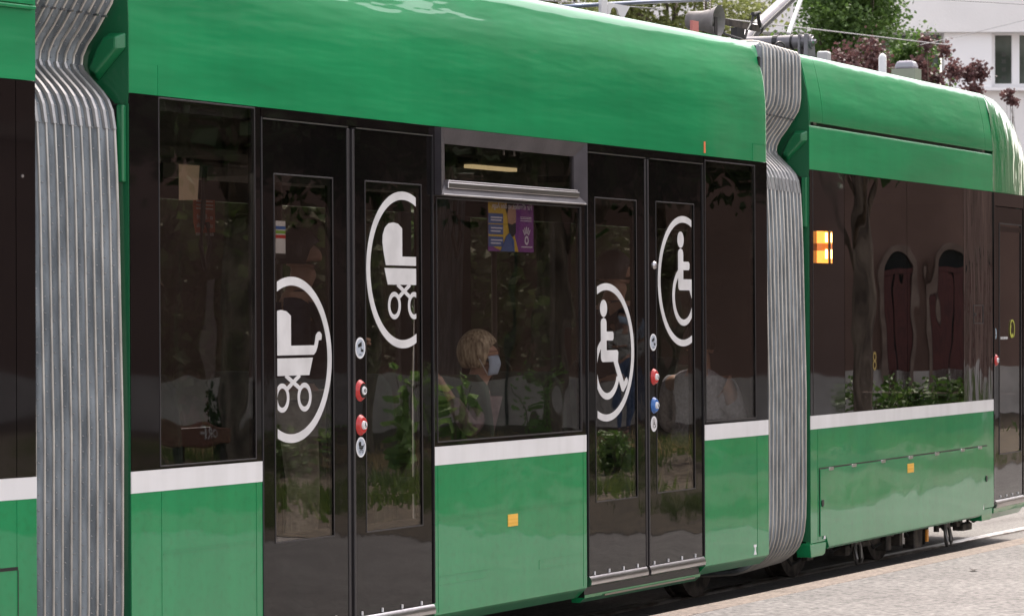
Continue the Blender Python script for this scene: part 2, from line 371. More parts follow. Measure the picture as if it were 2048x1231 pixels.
# ------------------------------------------------------------------ pictograms
def ring_clip(R, r, cut, side, n=96):            # ring polygon strip clipped by x >= cut (side +1) or x <= cut (side -1), unit coords
    segs = []
    a0 = math.acos(max(-1, min(1, cut / R)))
    return a0
def strip_ring(mb, fr, cs, cz, R, r, keep, y0, y1, n=120, start=0, end=2 * math.pi):
    for i in range(n):
        a = start + (end - start) * i / n; c = start + (end - start) * (i + 1) / n
        q = [(R * math.cos(a), R * math.sin(a)), (R * math.cos(c), R * math.sin(c)), (r * math.cos(c), r * math.sin(c)), (r * math.cos(a), r * math.sin(a))]
        q = clip([(cs + x, cz + z) for x, z in q], *keep)
        if len(q) >= 3: mb.prism(fr, q, y0, y1)
def clip(poly, lo, hi):
    for lim, sg in ((lo, 1), (hi, -1)):
        out = []; n = len(poly)
        for i in range(n):
            p, q = poly[i], poly[(i + 1) % n]; pi = sg * (p[0] - lim) >= 0; qi = sg * (q[0] - lim) >= 0
            if pi: out.append(p)
            if pi != qi:
                t = (lim - p[0]) / (q[0] - p[0]); out.append((lim, p[1] + (q[1] - p[1]) * t))
        poly = out
        if len(poly) < 3: return []
    return poly
def strokes(mb, fr, cs, cz, k, pts, w, keep, y0, y1):
    for (xa, za), (xb, zb) in zip(pts, pts[1:]):
        d = Vector((xb - xa, zb - za)); nrm = Vector((-d.y, d.x)).normalized() * w / 2
        q = [(xa + nrm.x, za + nrm.y), (xb + nrm.x, zb + nrm.y), (xb - nrm.x, zb - nrm.y), (xa - nrm.x, za - nrm.y)]
        q = clip([(cs + x * k, cz + z * k) for x, z in q], *keep)
        if len(q) >= 3: mb.prism(fr, q, y0, y1)
def tri_poly(mb, fr, cs, cz, k, pts, keep, y0, y1):
    q = clip([(cs + x * k, cz + z * k) for x, z in pts], *keep)
    if len(q) >= 3: mb.prism(fr, q, y0, y1)
def roundcap(mb, fr, cs, cz, k, x, z, r, keep, y0, y1, ax=1):
    tri_poly(mb, fr, cs, cz, k, [(x + r * ax * math.cos(a * math.pi / 12), z + r * math.sin(a * math.pi / 12)) for a in range(24)], keep, y0, y1)
def pram(mb, fr, cs, cz, k, keep, y0=-.0012, y1=.0004, ring=True):
    if ring: strip_ring(mb, fr, cs, cz, k, k * .895, keep, y0, y1)
    hood = [(-.47, .055), (-.53, .22), (-.56, .34), (-.55, .44), (-.49, .53), (-.39, .585), (-.26, .60), (-.13, .585), (-.02, .53), (-.02, .055)]
    tri_poly(mb, fr, cs, cz, k, hood, keep, y0, y1)
    tri_poly(mb, fr, cs, cz, k, [(-.02, .055), (.545, .055), (.56, .17), (-.02, .17)], keep, y0, y1)
    tri_poly(mb, fr, cs, cz, k, [(.545, .055), (.60, .09), (.64, .15), (.67, .23), (.74, .235), (.75, .30), (.70, .335), (.65, .33), (.60, .29), (.58, .22), (.56, .17)], keep, y0, y1)
    tri_poly(mb, fr, cs, cz, k, [(-.51, .02), (.52, .02), (.43, -.19), (-.42, -.19)], keep, y0, y1)
    strokes(mb, fr, cs, cz, k, [(-.16, -.185), (.22, -.36)], .055, keep, y0 + .0001, y1)
    strokes(mb, fr, cs, cz, k, [(.20, -.185), (-.14, -.36)], .055, keep, y0 + .0002, y1)
    for x in (-.24, .31): strip_ring(mb, fr, cs + x * k, cz - .455 * k, .175 * k, .115 * k, keep, y0 + .0003, y1, 48)
def chair_sign(mb, fr, cs, cz, k, keep, y0=-.0012, y1=.0004, ring=True):
    if ring: strip_ring(mb, fr, cs, cz, k, k * .90, keep, y0, y1)
    roundcap(mb, fr, cs, cz, k, -.10, .635, .125, keep, y0, y1)
    tri_poly(mb, fr, cs, cz, k, [(-.20, -.08), (-.20, .44), (-.17, .48), (-.10, .50), (-.03, .48), (0, .44), (0, .03), (0, -.14), (-.14, -.14), (-.18, -.12)], keep, y0, y1)
    tri_poly(mb, fr, cs, cz, k, [(0, .17), (.22, .17), (.25, .20), (.25, .27), (.22, .30), (0, .30)], keep, y0, y1)
    tri_poly(mb, fr, cs, cz, k, [(0, .03), (.38, .03), (.42, 0), (.40, -.14), (0, -.14)], keep, y0, y1)
    tri_poly(mb, fr, cs, cz, k, [(.25, -.14), (.40, -.14), (.62, -.44), (.72, -.37), (.77, -.42), (.75, -.47), (.60, -.585), (.54, -.57)], keep, y0, y1)
    strip_ring(mb, fr, cs + .02 * k, cz - .23 * k, .455 * k, .36 * k, keep, y0 + .0002, y1, 80, R_(118), R_(341))

# ------------------------------------------------------------------ doors
def button(fr, px, py, r, ring_mat, par, kind='green', y=-.004):
    s, z = fr.S(px), fr.Z(px, py)
    m = MB(); m.disc(fr, s, z, r, y - .016, y, 32, 0, r * .72); o = m.build('door_button', ring_mat, par, smooth='auto', bevel=.002)
    m = MB()
    if kind == 'open': m.disc(fr, s, z, r * .66, y - .019, y - .016, 24); m.build('button_bezel', black_p, par)
    m = MB(); m.disc(fr, s, z, r * .42, y - .024, y - .016, 24, 0, r * .36); m.build('button_cap', white_p, par, smooth='auto')
    m = MB(); k = r * .3
    if kind == 'open':
        for sg in (-1, 1): m.prism(fr, [(s + sg * k * .8, z), (s + sg * k * .15, z + k * .6), (s + sg * k * .15, z + k * .25), (s + sg * k * .4, z), (s + sg * k * .15, z - k * .25), (s + sg * k * .15, z - k * .6)], y - .0255, y - .0242)
    else:
        chair_sign(m, fr, s, z, k * 1.1, (s - 1, s + 1), y - .0255, y - .0242, False)
    m.build('button_symbol', black_p, par)
def round_sticker(fr, px, py, r, par, kind, blue=False, y=-.001):
    s, z = fr.S(px), fr.Z(px, py)
    m = MB(); m.disc(fr, s, z, r, y - .002, y, 32); m.build('round_sticker', white_p if not blue else mat('pale_blue_sticker', (.35, .6, .75), .4), par)
    if kind == 'pram' or kind == 'chair' or kind == 'camera':
        m = MB(); m.disc(fr, s, z, r * .84, y - .0024, y - .0021, 32); m.build('round_sticker_field', mat('grey_sticker_field', (.42, .46, .52), .45) if kind != 'chair' else sticker_w, par)
    m = MB(); k = r * .8; kp = (s - 1, s + 1)
    if kind == 'pram': pram(m, fr, s, z, k * 1.15, kp, y - .0032, y - .0026, False)
    elif kind == 'chair': chair_sign(m, fr, s, z, k, kp, y - .0032, y - .0026, False)
    else:
        m.prism(fr, [(s - k * .55, z + k * .05), (s + k * .35, z + k * .25), (s + k * .25, z + k * .75), (s - k * .6, z + k * .4)], y - .0032, y - .0026)
        m.prism(fr, [(s + k * .05, z + k * .1), (s + k * .2, z + k * .1), (s + k * .25, z - k * .15), (s + k * .7, z - k * .15), (s + k * .7, z - k * .45), (s + k * .15, z - k * .45)], y - .0032, y - .0026)
        m.box(fr, s - k * .3, s + k * .25, y - .0032, y - .0026, z - k * .8, z - k * .72)
    m.build('sticker_symbol', black_p, par)

def leaf(fr, a, b_, z0, z1, ha, hb, hz0, hz1, y=.004):
    m = MB(); m.holed(fr, a, b_, z0, z1, (ha, hb, hz0, hz1), y, y + .035); o = m.build('door_leaf', black_gloss, tram)
    m = MB(); m.frame(fr, ha, hb, hz0, hz1, .006, y - .0025, y + .002); m.build('door_window_gasket', seal, o, bevel=.001)
    m = MB(); m.box(fr, ha, hb, y + .004, y + .008, hz0, hz1); m.build('door_window', glass, o)
    # enamelled black border printed on the glass
    m = MB(); m.holed(fr, ha, hb, hz0, hz1, (ha + .022, hb - .022, hz0 + .03, hz1 - .03), y + .0085, y + .012); m.build('glass_border', black_p, o)
    return o
def rubber_seal(fr, a, b_, z0, z1, y=.0):
    m = MB(); c = (a + b_) / 2; w = (b_ - a) / 2
    m.box(fr, a, a + w * .55, y, y + .035, z0, z1); m.box(fr, b_ - w * .55, b_, y, y + .035, z0, z1); m.box(fr, a + w * .56, b_ - w * .56, y + .012, y + .035, z0, z1)
    m.build('door_seal', seal, tram, bevel=.003)
def kick(fr, a, b_, z0, z1):
    m = MB(); m.loft([[fr(s, y, z) for y, z in ((.0, z1), (-.006, z1 - .008), (-.012, (z0 + z1) / 2), (-.010, z0 + .01), (.004, z0), (.03, z0), (.03, z1))] for s in (a, b_)], True, True)
    o = m.build('door_kick_plate', alu, tram, smooth='auto')
    m = MB(); n = 4
    for i in range(n):
        s = a + (b_ - a) * (i + .35) / n; m.box(fr, s, s + .008, -.002, .006, z1 + .004, z1 + .022)
    m.each('kick_plate_clip', white_p, o)

def door(a0, m0, m1, b0, L, Rr, ztop, zbot, fr=FB):
    """L / Rr : (left px, right px, top row, bottom row) of each leaf's glass"""
    sa, s0, s1, sb = fr.S(a0), fr.S(m0), fr.S(m1), fr.S(b0)
    la = leaf(fr, sa, s0 - .002, zbot, ztop, fr.S(L[0]), fr.S(L[1]), fr.Z(L[0], L[3]), fr.Z(L[0], L[2]))
    lb = leaf(fr, s1 + .002, sb, zbot, ztop, fr.S(Rr[0]), fr.S(Rr[1]), fr.Z(Rr[0], Rr[3]), fr.Z(Rr[0], Rr[2]))
    rubber_seal(fr, s0, s1, zbot, ztop)
    kick(fr, sa, s0 - .003, zbot - .055, zbot - .003); kick(fr, s1 - .02, sb, zbot - .055, zbot - .003)
    # header above the leaves with its bright drip edge
    m = MB(); m.box(fr, sa - .012, sb + .012, -.002, .03, ztop + .012, ZC - .003); h = m.build('door_header', black_band, tram)
    m = MB(); m.box(fr, sa, s0 - .004, -.006, .02, ztop + .003, ztop + .0075); m.box(fr, s1 + .004, sb, -.006, .02, ztop + .003, ztop + .0075); m.each('drip_rail', alu, h)
    m = MB(); m.box(fr, sa - .012, sa - .003, -.003, .03, zbot, ztop + .011); m.box(fr, sb + .003, sb + .012, -.003, .03, zbot, ztop + .011); m.each('door_jamb', rubber, tram)
    # step recess and folded footboard below
    m = MB(); m.box(fr, sa, sb, .03, .10, zbot - .11, zbot - .056); m.build('step_recess', black_p, tram)
    m = MB(); m.loft([[fr(s, y, z) for y, z in ((.026, .252), (.028, .236), (.058, .212), (.1, .212), (.1, .252))] for s in (sa + .001, sb + .011)], True, True)
    m.build('skirt_below_door', paint, tram)
    return la, lb
ZD = .348
d1a, d1b = door(527, 697, 712, 865.5, (552, 668, 349, 1084), (734, 845, 363, 1062), 2.452, ZD)
d2a, d2b = door(1177, 1292, 1300, 1406, (1193, 1275, 396, 1002), (1315, 1390, 404, 984), 2.452, ZD)
def vk(fr, px, rows): return (fr.Z(px, rows[0]) - fr.Z(px, rows[1])) / 2
for (par, c, py, rows, keep, fn) in (
        (d1a, 587, 719, (553, 885), (558, 668), pram), (d1b, 810, 539.5, (383, 696), (733, 836), pram),
        (d2a, 1216, 704, (566, 842), (1197.5, 1275), chair_sign), (d2b, 1370, 562, (432, 692), (1315, 1386.5), chair_sign)):
    k = vk(FB, c, rows); m = MB(); fn(m, FB, S(c), FB.Z(c, py), k, (S(keep[0]), S(keep[1])), .0062, .0076)
    m.build('pram_symbol' if fn is pram else 'wheelchair_symbol', sticker_w, par)
round_sticker(FB, 722, 695.5, .046, d1b, 'camera', y=.004); button(FB, 722, 780.5, .048, red_p, d1b, 'open', .004); button(FB, 722.5, 849.5, .047, red_p, d1b, 'chair', .004); round_sticker(FB, 722.5, 893.5, .044, d1b, 'pram', y=.004)
round_sticker(FB, 1308, 684, .044, d2b, 'camera', y=.004); button(FB, 1309, 753, .044, red_p, d2b, 'chair', .004); button(FB, 1309, 810, .044, blue_p, d2b, 'chair', .004); round_sticker(FB, 1308.5, 847, .040, d2b, 'chair', y=.004)
m = MB(); m.disc(FB, S(1311.5), FB.Z(1311, 530), .022, -.008, .004, 20, 0, .015); m.disc(FB, S(1311.5), FB.Z(1311, 530), .006, -.010, -.0081, 8); m.build('door_lock', alu, d2b, smooth='auto')
# information label on the inside of the first door glass
m = MB(); sa, sb = S(558.5), S(578); z1 = FB.Z(558, 441)
m.box(FB, sa, sb, .013, .015, z1 - .155, z1); m.box(FB, sa, sb, .0125, .013, z1 - .035, z1 - .022, 1); m.box(FB, sa, sb, .0125, .013, z1 - .053, z1 - .040, 2); m.box(FB, sa, sb, .0125, .013, z1 - .072, z1 - .058, 3); m.box(FB, sa, sb, .0125, .013, z1 - .155, z1 - .135, 4)
m.build('information_label', [sticker_w, blue_p, mat('label_green', (.2, .4, .03), .5), red_p, black_p], d1a)

# --- end cheeks and fins
def cheek(fr, s, dirn):
    m = MB(); q = [(y, z) for y, z in fair_profile(ZC)[:11]] + [(.32, 3.19), (.32, 2.66), (.16, 2.56), (.06, 2.462), (.004, 2.462)]
    n = len(q); a = [fr(s - .002 * dirn, y + .003, z) for y, z in q]; b2 = [fr(s + .03 * dirn, y + .003, z) for y, z in q]
    m.loft([a, b2], True, True)
    m.box(fr, s - .003, s - .0005, .002, .05, .30, 2.461)
    o = m.build('end_wall', paint_end_shade, tram)
    d = -dirn
    m = MB(); fin = [(.008, 2.735), (.008, 2.675), (.135, 2.548), (.175, 2.575), (.125, 2.68), (.085, 2.735)]
    a = [fr(s + d * .002, y, z) for y, z in fin]; c = Vector((sum(f[0] for f in fin) / 6, sum(f[1] for f in fin) / 6))
    b2 = [fr(s + d * .05, c.x + (y - c.x) * .72, c.y + (z - c.y) * .72) for y, z in fin]
    m.loft([a, b2], True, True); m.build('corner_fin', fin_m, o, bevel=.008)
    m = MB(); m.box(fr, min(s + d * .004, s + d * .03), max(s + d * .004, s + d * .03), .010, .042, 2.16, 2.455); m.build('gutter_cover', fin_m, o, bevel=.006)
    m = MB(); m.box(fr, min(s, s + .02 * dirn), max(s, s + .02 * dirn), .055, .5, .30, 2.455); m.build('gangway_frame', rubber, o)
cheek(FB, 0, 1); cheek(FC, 0, 1); 
m = MB(); m.box(FB, LB - .03, LB - .004, .034, .4, .3, 3.1); m.build('gangway_frame', rubber, tram)
m = MB(); m.box(FA, -.03, -.004, .034, .4, .3, 3.1); m.build('gangway_frame', rubber, tram)

# ------------------------------------------------------------------ bellows
BP = [(.60, .15), (.40, .152), (.21, .17), (.155, .185), (.121, .205), (.075, .24), (.042, .28), (.025, .32), (.012, .366), (.003, .45), (0, .56), (0, 1.2), (.010, 1.6), (.020, 2.02), (.027, 2.2), (.036, 2.36), (.048, 2.43), (.066, 2.47), (.092, 2.502), (.121, 2.53), (.150, 2.558), (.177, 2.585), (.187, 2.61), (.183, 2.645), (.160, 2.69), (.120, 2.74), (.08, 2.80), (.05, 2.845), (.042, 2.87), (.035, 2.92), (.035, 3.10), (.038, 3.165), (.055, 3.188), (.10, 3.195), (.6, 3.20)]
def bellows(f0, s0, f1, s1, n, y0, label):
    full = [(y + y0, z) for y, z in BP]
    # resample finer
    prof = full + [(WID - y, z) for y, z in reversed(full)]
    nrm = []
    for i in range(len(prof)):
        p, q = prof[max(i - 1, 0)], prof[min(i + 1, len(prof) - 1)]
        t = Vector((q[0] - p[0], q[1] - p[1])).normalized(); nrm.append((-t.y, t.x))
    o0 = f0(s0, 0, 0); o1 = f1(s1, 0, 0); a0, a1 = f0.a, f1.a
    def place(t, y, z):
        a = a0 + (a1 - a0) * t; o = o0.lerp(o1, t); return Vector((o.x - math.sin(a) * y, o.y + math.cos(a) * y, z))
    def ring(t, off): return [place(t, y + nx * off, z + nz * off) for (y, z), (nx, nz) in zip(prof, nrm)]
    fab = MB(); rings = []
    ribs = []; riv = MB(); p = 1.0 / n; L = (o1 - o0).length
    for i in range(n):
        t = i * p
        rings += [ring(t + .03 * p, -.024), ring(t + .10 * p, -.026), ring(t + .22 * p, -.014), ring(t + .50 * p, -.006), ring(t + .66 * p, -.001), ring(t + .80 * p, -.001), ring(t + .95 * p, -.018)]
        a, b2 = ring(t + .66 * p, -.003), ring(t + .80 * p, -.003); c, d = ring(t + .67 * p, .0045), ring(t + .79 * p, .0045); e = ring(t + .73 * p, .0085)
        q_ = MB(); q_.loft([a, c, e, d, b2], False); ribs.append(q_)
        k = 0
        for j in range(9, 33):
            y, z = prof[j]; y2, z2 = prof[j + 1]; dist = math.hypot(y2 - y, z2 - z); m_ = max(1, int(dist / .055))
            for q in range(m_):
                u = (q + .5 * (i % 2)) / m_; yy = y + (y2 - y) * u; zz = z + (z2 - z) * u; c0 = place(t + .33 * p, yy + nrm[j][0] * -.010, zz); r = .003
                out_ = place(t + .28 * p, yy + nrm[j][0] * .001, zz)
                dx = (place(t + .40 * p, yy, zz) - place(t + .30 * p, yy, zz)).normalized() * r
                riv.add([c0 + dx, c0 + Vector((0, 0, r)), c0 - dx, c0 - Vector((0, 0, r)), out_], [(0, 1, 4), (1, 2, 4), (2, 3, 4), (3, 0, 4)])
    fab.loft(rings, False); fo = fab.build('bellows', fabric, tram, smooth='auto', label=label)
    [q_.build('rib', cream, fo, smooth='auto') for q_ in ribs]; riv.build('rivets', rivet_m, fo)
    # overlapping clamp ends where the ribs are joined
    cl = MB()
    for i in range(n):                            # wider cover strips over the shoulder of every rib
        t = i * p; R4 = [ring(t + k * p, o_)[15:23] for k, o_ in ((.50, -.004), (.54, .007), (.72, .0105), (.86, .007), (.90, -.012))]; q_ = MB(); q_.loft(R4, False); q_.build('rib_cover', cover_m, fo)
    for (j0, zc) in ((26, 2.80),):
        for i in range(n):
            t = (i + .715) * p; y, z = prof[j0]; y2, z2 = prof[j0 + 1]
            a = place(t - .14 * p, y + nrm[j0][0] * .011, z + nrm[j0][1] * .011); b2 = place(t + .14 * p, y + nrm[j0][0] * .011, z + nrm[j0][1] * .011); h = Vector((0, 0, .008 if j0 == 15 else .004))
            back = place(t, y - .02, z) - place(t, y, z)
            cl.add([a - h, b2 - h, b2 + h, a + h, a - h - back, b2 - h - back, b2 + h - back, a + h - back], [(0, 1, 2, 3), (4, 5, 6, 7), (0, 1, 5, 4), (1, 2, 6, 5), (2, 3, 7, 6), (3, 0, 4, 7)])
    cl.each('rib_clamps', alu, fo)
bellows(FA, -.03, FB, -.03, 11, .018, 'nearer, wider grey corrugated bellows with riveted ribs')
bellows(FB, LB + .0, FC, -.03, 11, .02, 'farther grey corrugated bellows')

# ------------------------------------------------------------------ rear section (only its end shows)
section_shell(FA, -3, -.03)
m = MB(); m.loft([[FA(s, y, z) for y, z in fair_profile(ZC)] for s in (-3, -.02, 0)], True, True); ra = m.build('roof_fairing', paint_roof, tram, smooth='auto', label='roof fairing of the rear section, cut by the left edge')
m = MB(); sr = FA.S(68)
m.loft([[FA(s, -.0115 + .004 * math.cos(q * .7854), FA.Z(66, 16) + .007 * math.sin(q * .7854)) for q in range(8)] for s in (-3, sr)], True, True)
m.box(FA, -3, sr, -.012, .001, FA.Z(60, 9), FA.Z(60, 1)); m.build('roof_rail', paint, ra, smooth='auto')
zA = (FA.Z(36, 998.5), FA.Z(36, 955))
pa = lower_panel(FA, -3, 0, ZS, (FA.S(33),), (), zb0=zA[0], zb1=zA[1])
m = MB(); z = FA.Z(34, 1139); m.box(FA, -3, FA.S(34.5), -.002, .001, z, z + .012); m.box(FA, FA.S(33.6), FA.S(35.6), -.002, .001, ZS, z); m.each('hatch_gap', black_p, pa)
m = MB(); m.box(FA, -3, FA.S(32.5), 0, .03, zA[1] + .001, ZC - .002); m.box(FA, FA.S(34.0), -.002, 0, .03, zA[1] + .001, ZC - .002); m.build('window_surround', black_band, tram)
m = MB(); m.disc(FA, FA.S(46), FA.Z(46, 352), .006, -.003, 0, 12); m.build('panel_screw', alu, pa)

# ------------------------------------------------------------------ front section
SC = FC.S
LC = 4.07
ZCC = 2.503
zs0, zs1 = FC.Z(1625, 250), FC.Z(1625, 243.5)
low = [(0, ZCC), (0, zs0 - .02), (.002, zs0 - .006), (.008, zs0), (.05, zs0 + .004), (.05, ZCC)]
m = MB(); m.loft([[FC(s, y, z) for y, z in low] for s in (0, 1.5, 3, LC)], True, True); cl_ = m.build('cantrail_panel', paint_roof, tram, smooth='auto')
up = [(.004, zs1), (.0, zs1 + .01), (.004, 2.88), (.016, 2.97), (.034, 3.06), (.050, 3.13), (.062, 3.17), (.085, 3.192), (.16, 3.2), (.16, 3.17), (.09, 3.14), (.05, 3.0), (.04, zs1)]
m = MB(); m.loft([[FC(s, y, z) for y, z in up] for s in (.012, .25)], True, True); m.loft([[FC(s, y, z) for y, z in up] for s in (.254, 1.5, 3, LC - .19)], True, True); m.loft([[FC(s, y, z) for y, z in up] for s in (LC - .186, LC)], True, True)
m.build('roof_fairing', paint_roof, tram, smooth='auto', label='roof fairing of the front section above its dark slot')
m = MB(); m.box(FC, .03, LC - .03, .045, .07, zs0 - .02, zs1 + .02); m.build('fairing_slot', black_p, cl_)
m = MB(); m.box(FC, SC(1635), SC(1641), .02, .045, zs0 + .005, zs1); m.box(FC, SC(1972), SC(1976), .02, .045, zs0 + .005, zs1); m.each('slot_bracket', alu, cl_)
m = MB(); m.loft([[FC(s, WID - y, z) for y, z in up] for s in (0, LC)], True, True); m.build('far_roof_fairing', paint_roof, tram)
# lower panel with hinged hatch
ZB1C, ZB0C = FC.Z(1800, 815), FC.Z(1800, 840)
pc = lower_panel(FC, 0, LC - .0, ZS + .0, (SC(1634.5),), (), zb0=ZB0C, zb1=ZB1C)
ha, hb = SC(1638), SC(1972); hz1 = FC.Z(1638, 938); hz0 = FC.Z(1660, 1091)
m = MB(); m.prism(FC, [(ha, hz0 + .07), (ha + .10, hz0 + .07), (ha + .16, hz0 + .0), (hb - .12, hz0), (hb - .10, hz0 + .07), (hb, hz0 + .07), (hb, hz1), (ha, hz1)], -.007, .04)
m.loft([[FC(s, y, z) for y, z in ((-.004, hz0 + .002), (.006, hz0 - .012), (.03, hz0 - .016), (.04, hz0))] for s in (ha + .16, hb - .12)], True, True)
ht = m.build('equipment_hatch', paint, tram, bevel=.002)
m = MB(); m.box(FC, ha - .006, hb + .006, -.003, .001, hz1 + .001, hz1 + .009); m.box(FC, ha - .008, ha - .001, -.003, .001, hz0 + .08, hz1); m.box(FC, hb + .001, hb + .006, -.003, .001, hz0 + .08, hz1); m.each('hatch_gap', black_p, ht)
for px in (1659, 1704.5, 1763, 1818, 1871, 1922, 1957):
    m = MB(); s = SC(px); m.box(FC, s - .04, s + .04, -.014, -.004, hz1 - .012, hz1 + .006); m.build('hinge', alu, ht, bevel=.003)
for px, py in ((1641.5, 1005), (1969.5, 956)):
    m = MB(); m.disc(FC, SC(px), FC.Z(px, py), .022, -.013, -.007, 20); m.build('hatch_latch', black_p, ht, bevel=.002)
m = MB(); m.box(FC, SC(1812), SC(1824.5), -.009, -.006, FC.Z(1818, 944), FC.Z(1818, 926)); m.build('yellow_sticker', yellow_s, ht)
for px, py, in ((1649, 1067), (1966, 1010)): jack_mark(Frame(FC.o.x + FC.dy.x * -.008, FC.o.y + FC.dy.y * -.008, 2.05), px, py, ht)
m = MB()
for (a, b2) in ((SC(1619), SC(1652)), (SC(1961), SC(1984))):
    m.prism(FC, [(a, ZS - .005), (b2, ZS - .005), (b2 - .03, ZS - .075), (b2 - .07, ZS - .085), (a + .02, ZS - .085)], .0, .09)
m.each('corner_bracket', paint, tram, bevel=.004)
# window band
zt = ZCC - .002; zb = ZB1C + .001
e = [0.003, SC(1690), SC(1815), SC(1928), LC - .0]
m = MB(); m.box(FC, e[0], e[1] - .003, 0, .03, zb, zt); pn = m.build('window_surround', black_band, tram)
m = MB(); m.box(FC, e[0] + .05, e[0] + .056, -.002, .001, zb, zt); m.build('window_gasket', seal, pn)
for i in (1, 2):
    a, b2 = e[i] + .003, e[i + 1] - .003
    m = MB(); m.holed(FC, a, b2, zb, zt, (a + .03, b2 - .03, zb + .02, zt - .05), .0065, .03); p = m.build('window_surround', black_band, tram)
    m = MB(); m.box(FC, a, b2, 0, .006, zb, zt); m.build('window_pane', glass_curved, p)
m = MB(); m.box(FC, e[3] + .003, e[4] - .002, 0, .03, zb, zt); pn2 = m.build('window_surround', bump(mat('wavy_black_glass', (.02, .014, .012), .03, coat=.6), 1.6, .02, 3, (2, 2, .5), True), tram)
m = MB(); a, b2, c, d = SC(1948), SC(1966), FC.Z(1957, 645), FC.Z(1957, 611); m.frame(FC, a, b2, c, d, .006, -.003, .001); m.box(FC, a + .03, a + .05, -.003, .001, (c + d) / 2 - .01, (c + d) / 2 + .01); m.build('flap', seal, pn2)
# the yellow number on the glass
m8 = side_matrix(FC, SC(1749), -.0012, FC.Z(1749, 740))
text_mesh('route_number', '8', .17, mat('yellow_number', (.16, .11, .02), .5), m8, p)

# amber indicator lamp
def amber_lamp():
    fr = FC; sa, sb = SC(1634), SC(1658); z0, z1 = FC.Z(1650, 526), FC.Z(1650, 463)
    glow = mat('amber_lens', (.9, .30, .03), .25, emit=(1, .33, .06), es=.55); hot = mat('amber_bulb_glow', (1, .7, .3), .3, emit=(1, .72, .30), es=2.2)
    root_m = MB(); root_m.box(fr, sa + .012, sb - .01, -.006, .001, z0 + .01, z1 - .01); o = root_m.build('indicator_lamp', black_p, tram)
    c = sa + (sb - sa) * .55
    def pr(s_, out_): return s_, out_
    zm = (z0 + z1) / 2
    for (zz0, zz1, mt) in ((z0, zm - .022, glow), (zm - .0215, zm + .0215, mat('amber_shade', (.55, .13, .02), .3, emit=(1, .25, .05), es=.12)), (zm + .022, z1, glow)):
        m = MB(); pf = [(sa, -.004), (sa + .02, -.026), (c, -.036), (sb - .02, -.030), (sb, -.012), (sb, -.001), (sa, -.001)]
        t = .014 if mt is glow else 0
        lo = [fr(s, y, zz0 + (t if zz0 == z0 else 0) * (1 if k in (0, 4) else 0)) for k, (s, y) in enumerate(pf)]; hi = [fr(s, y, zz1 - (t if zz1 == z1 else 0) * (1 if k in (0, 4) else 0)) for k, (s, y) in enumerate(pf)]
        m.loft([lo, hi], True, True); m.build('amber_lens', mt, o)
    for zz in (z0 + .026, zm + .030):
        m = MB(); m.tube([fr(c + .03, -.034, zz), fr(c + .03, -.034, zz + .055)], .012, 8); m.tube([fr(c - .04, -.031, zz), fr(c - .04, -.031, zz + .055)], .010, 8); m.build('bulb', hot, o)
    m = MB(); m.box(fr, c - .010, c + .008, -.046, -.034, z0 - .002, z1 + .002); m.build('lamp_bar', rubber, o, bevel=.002)
amber_lamp()

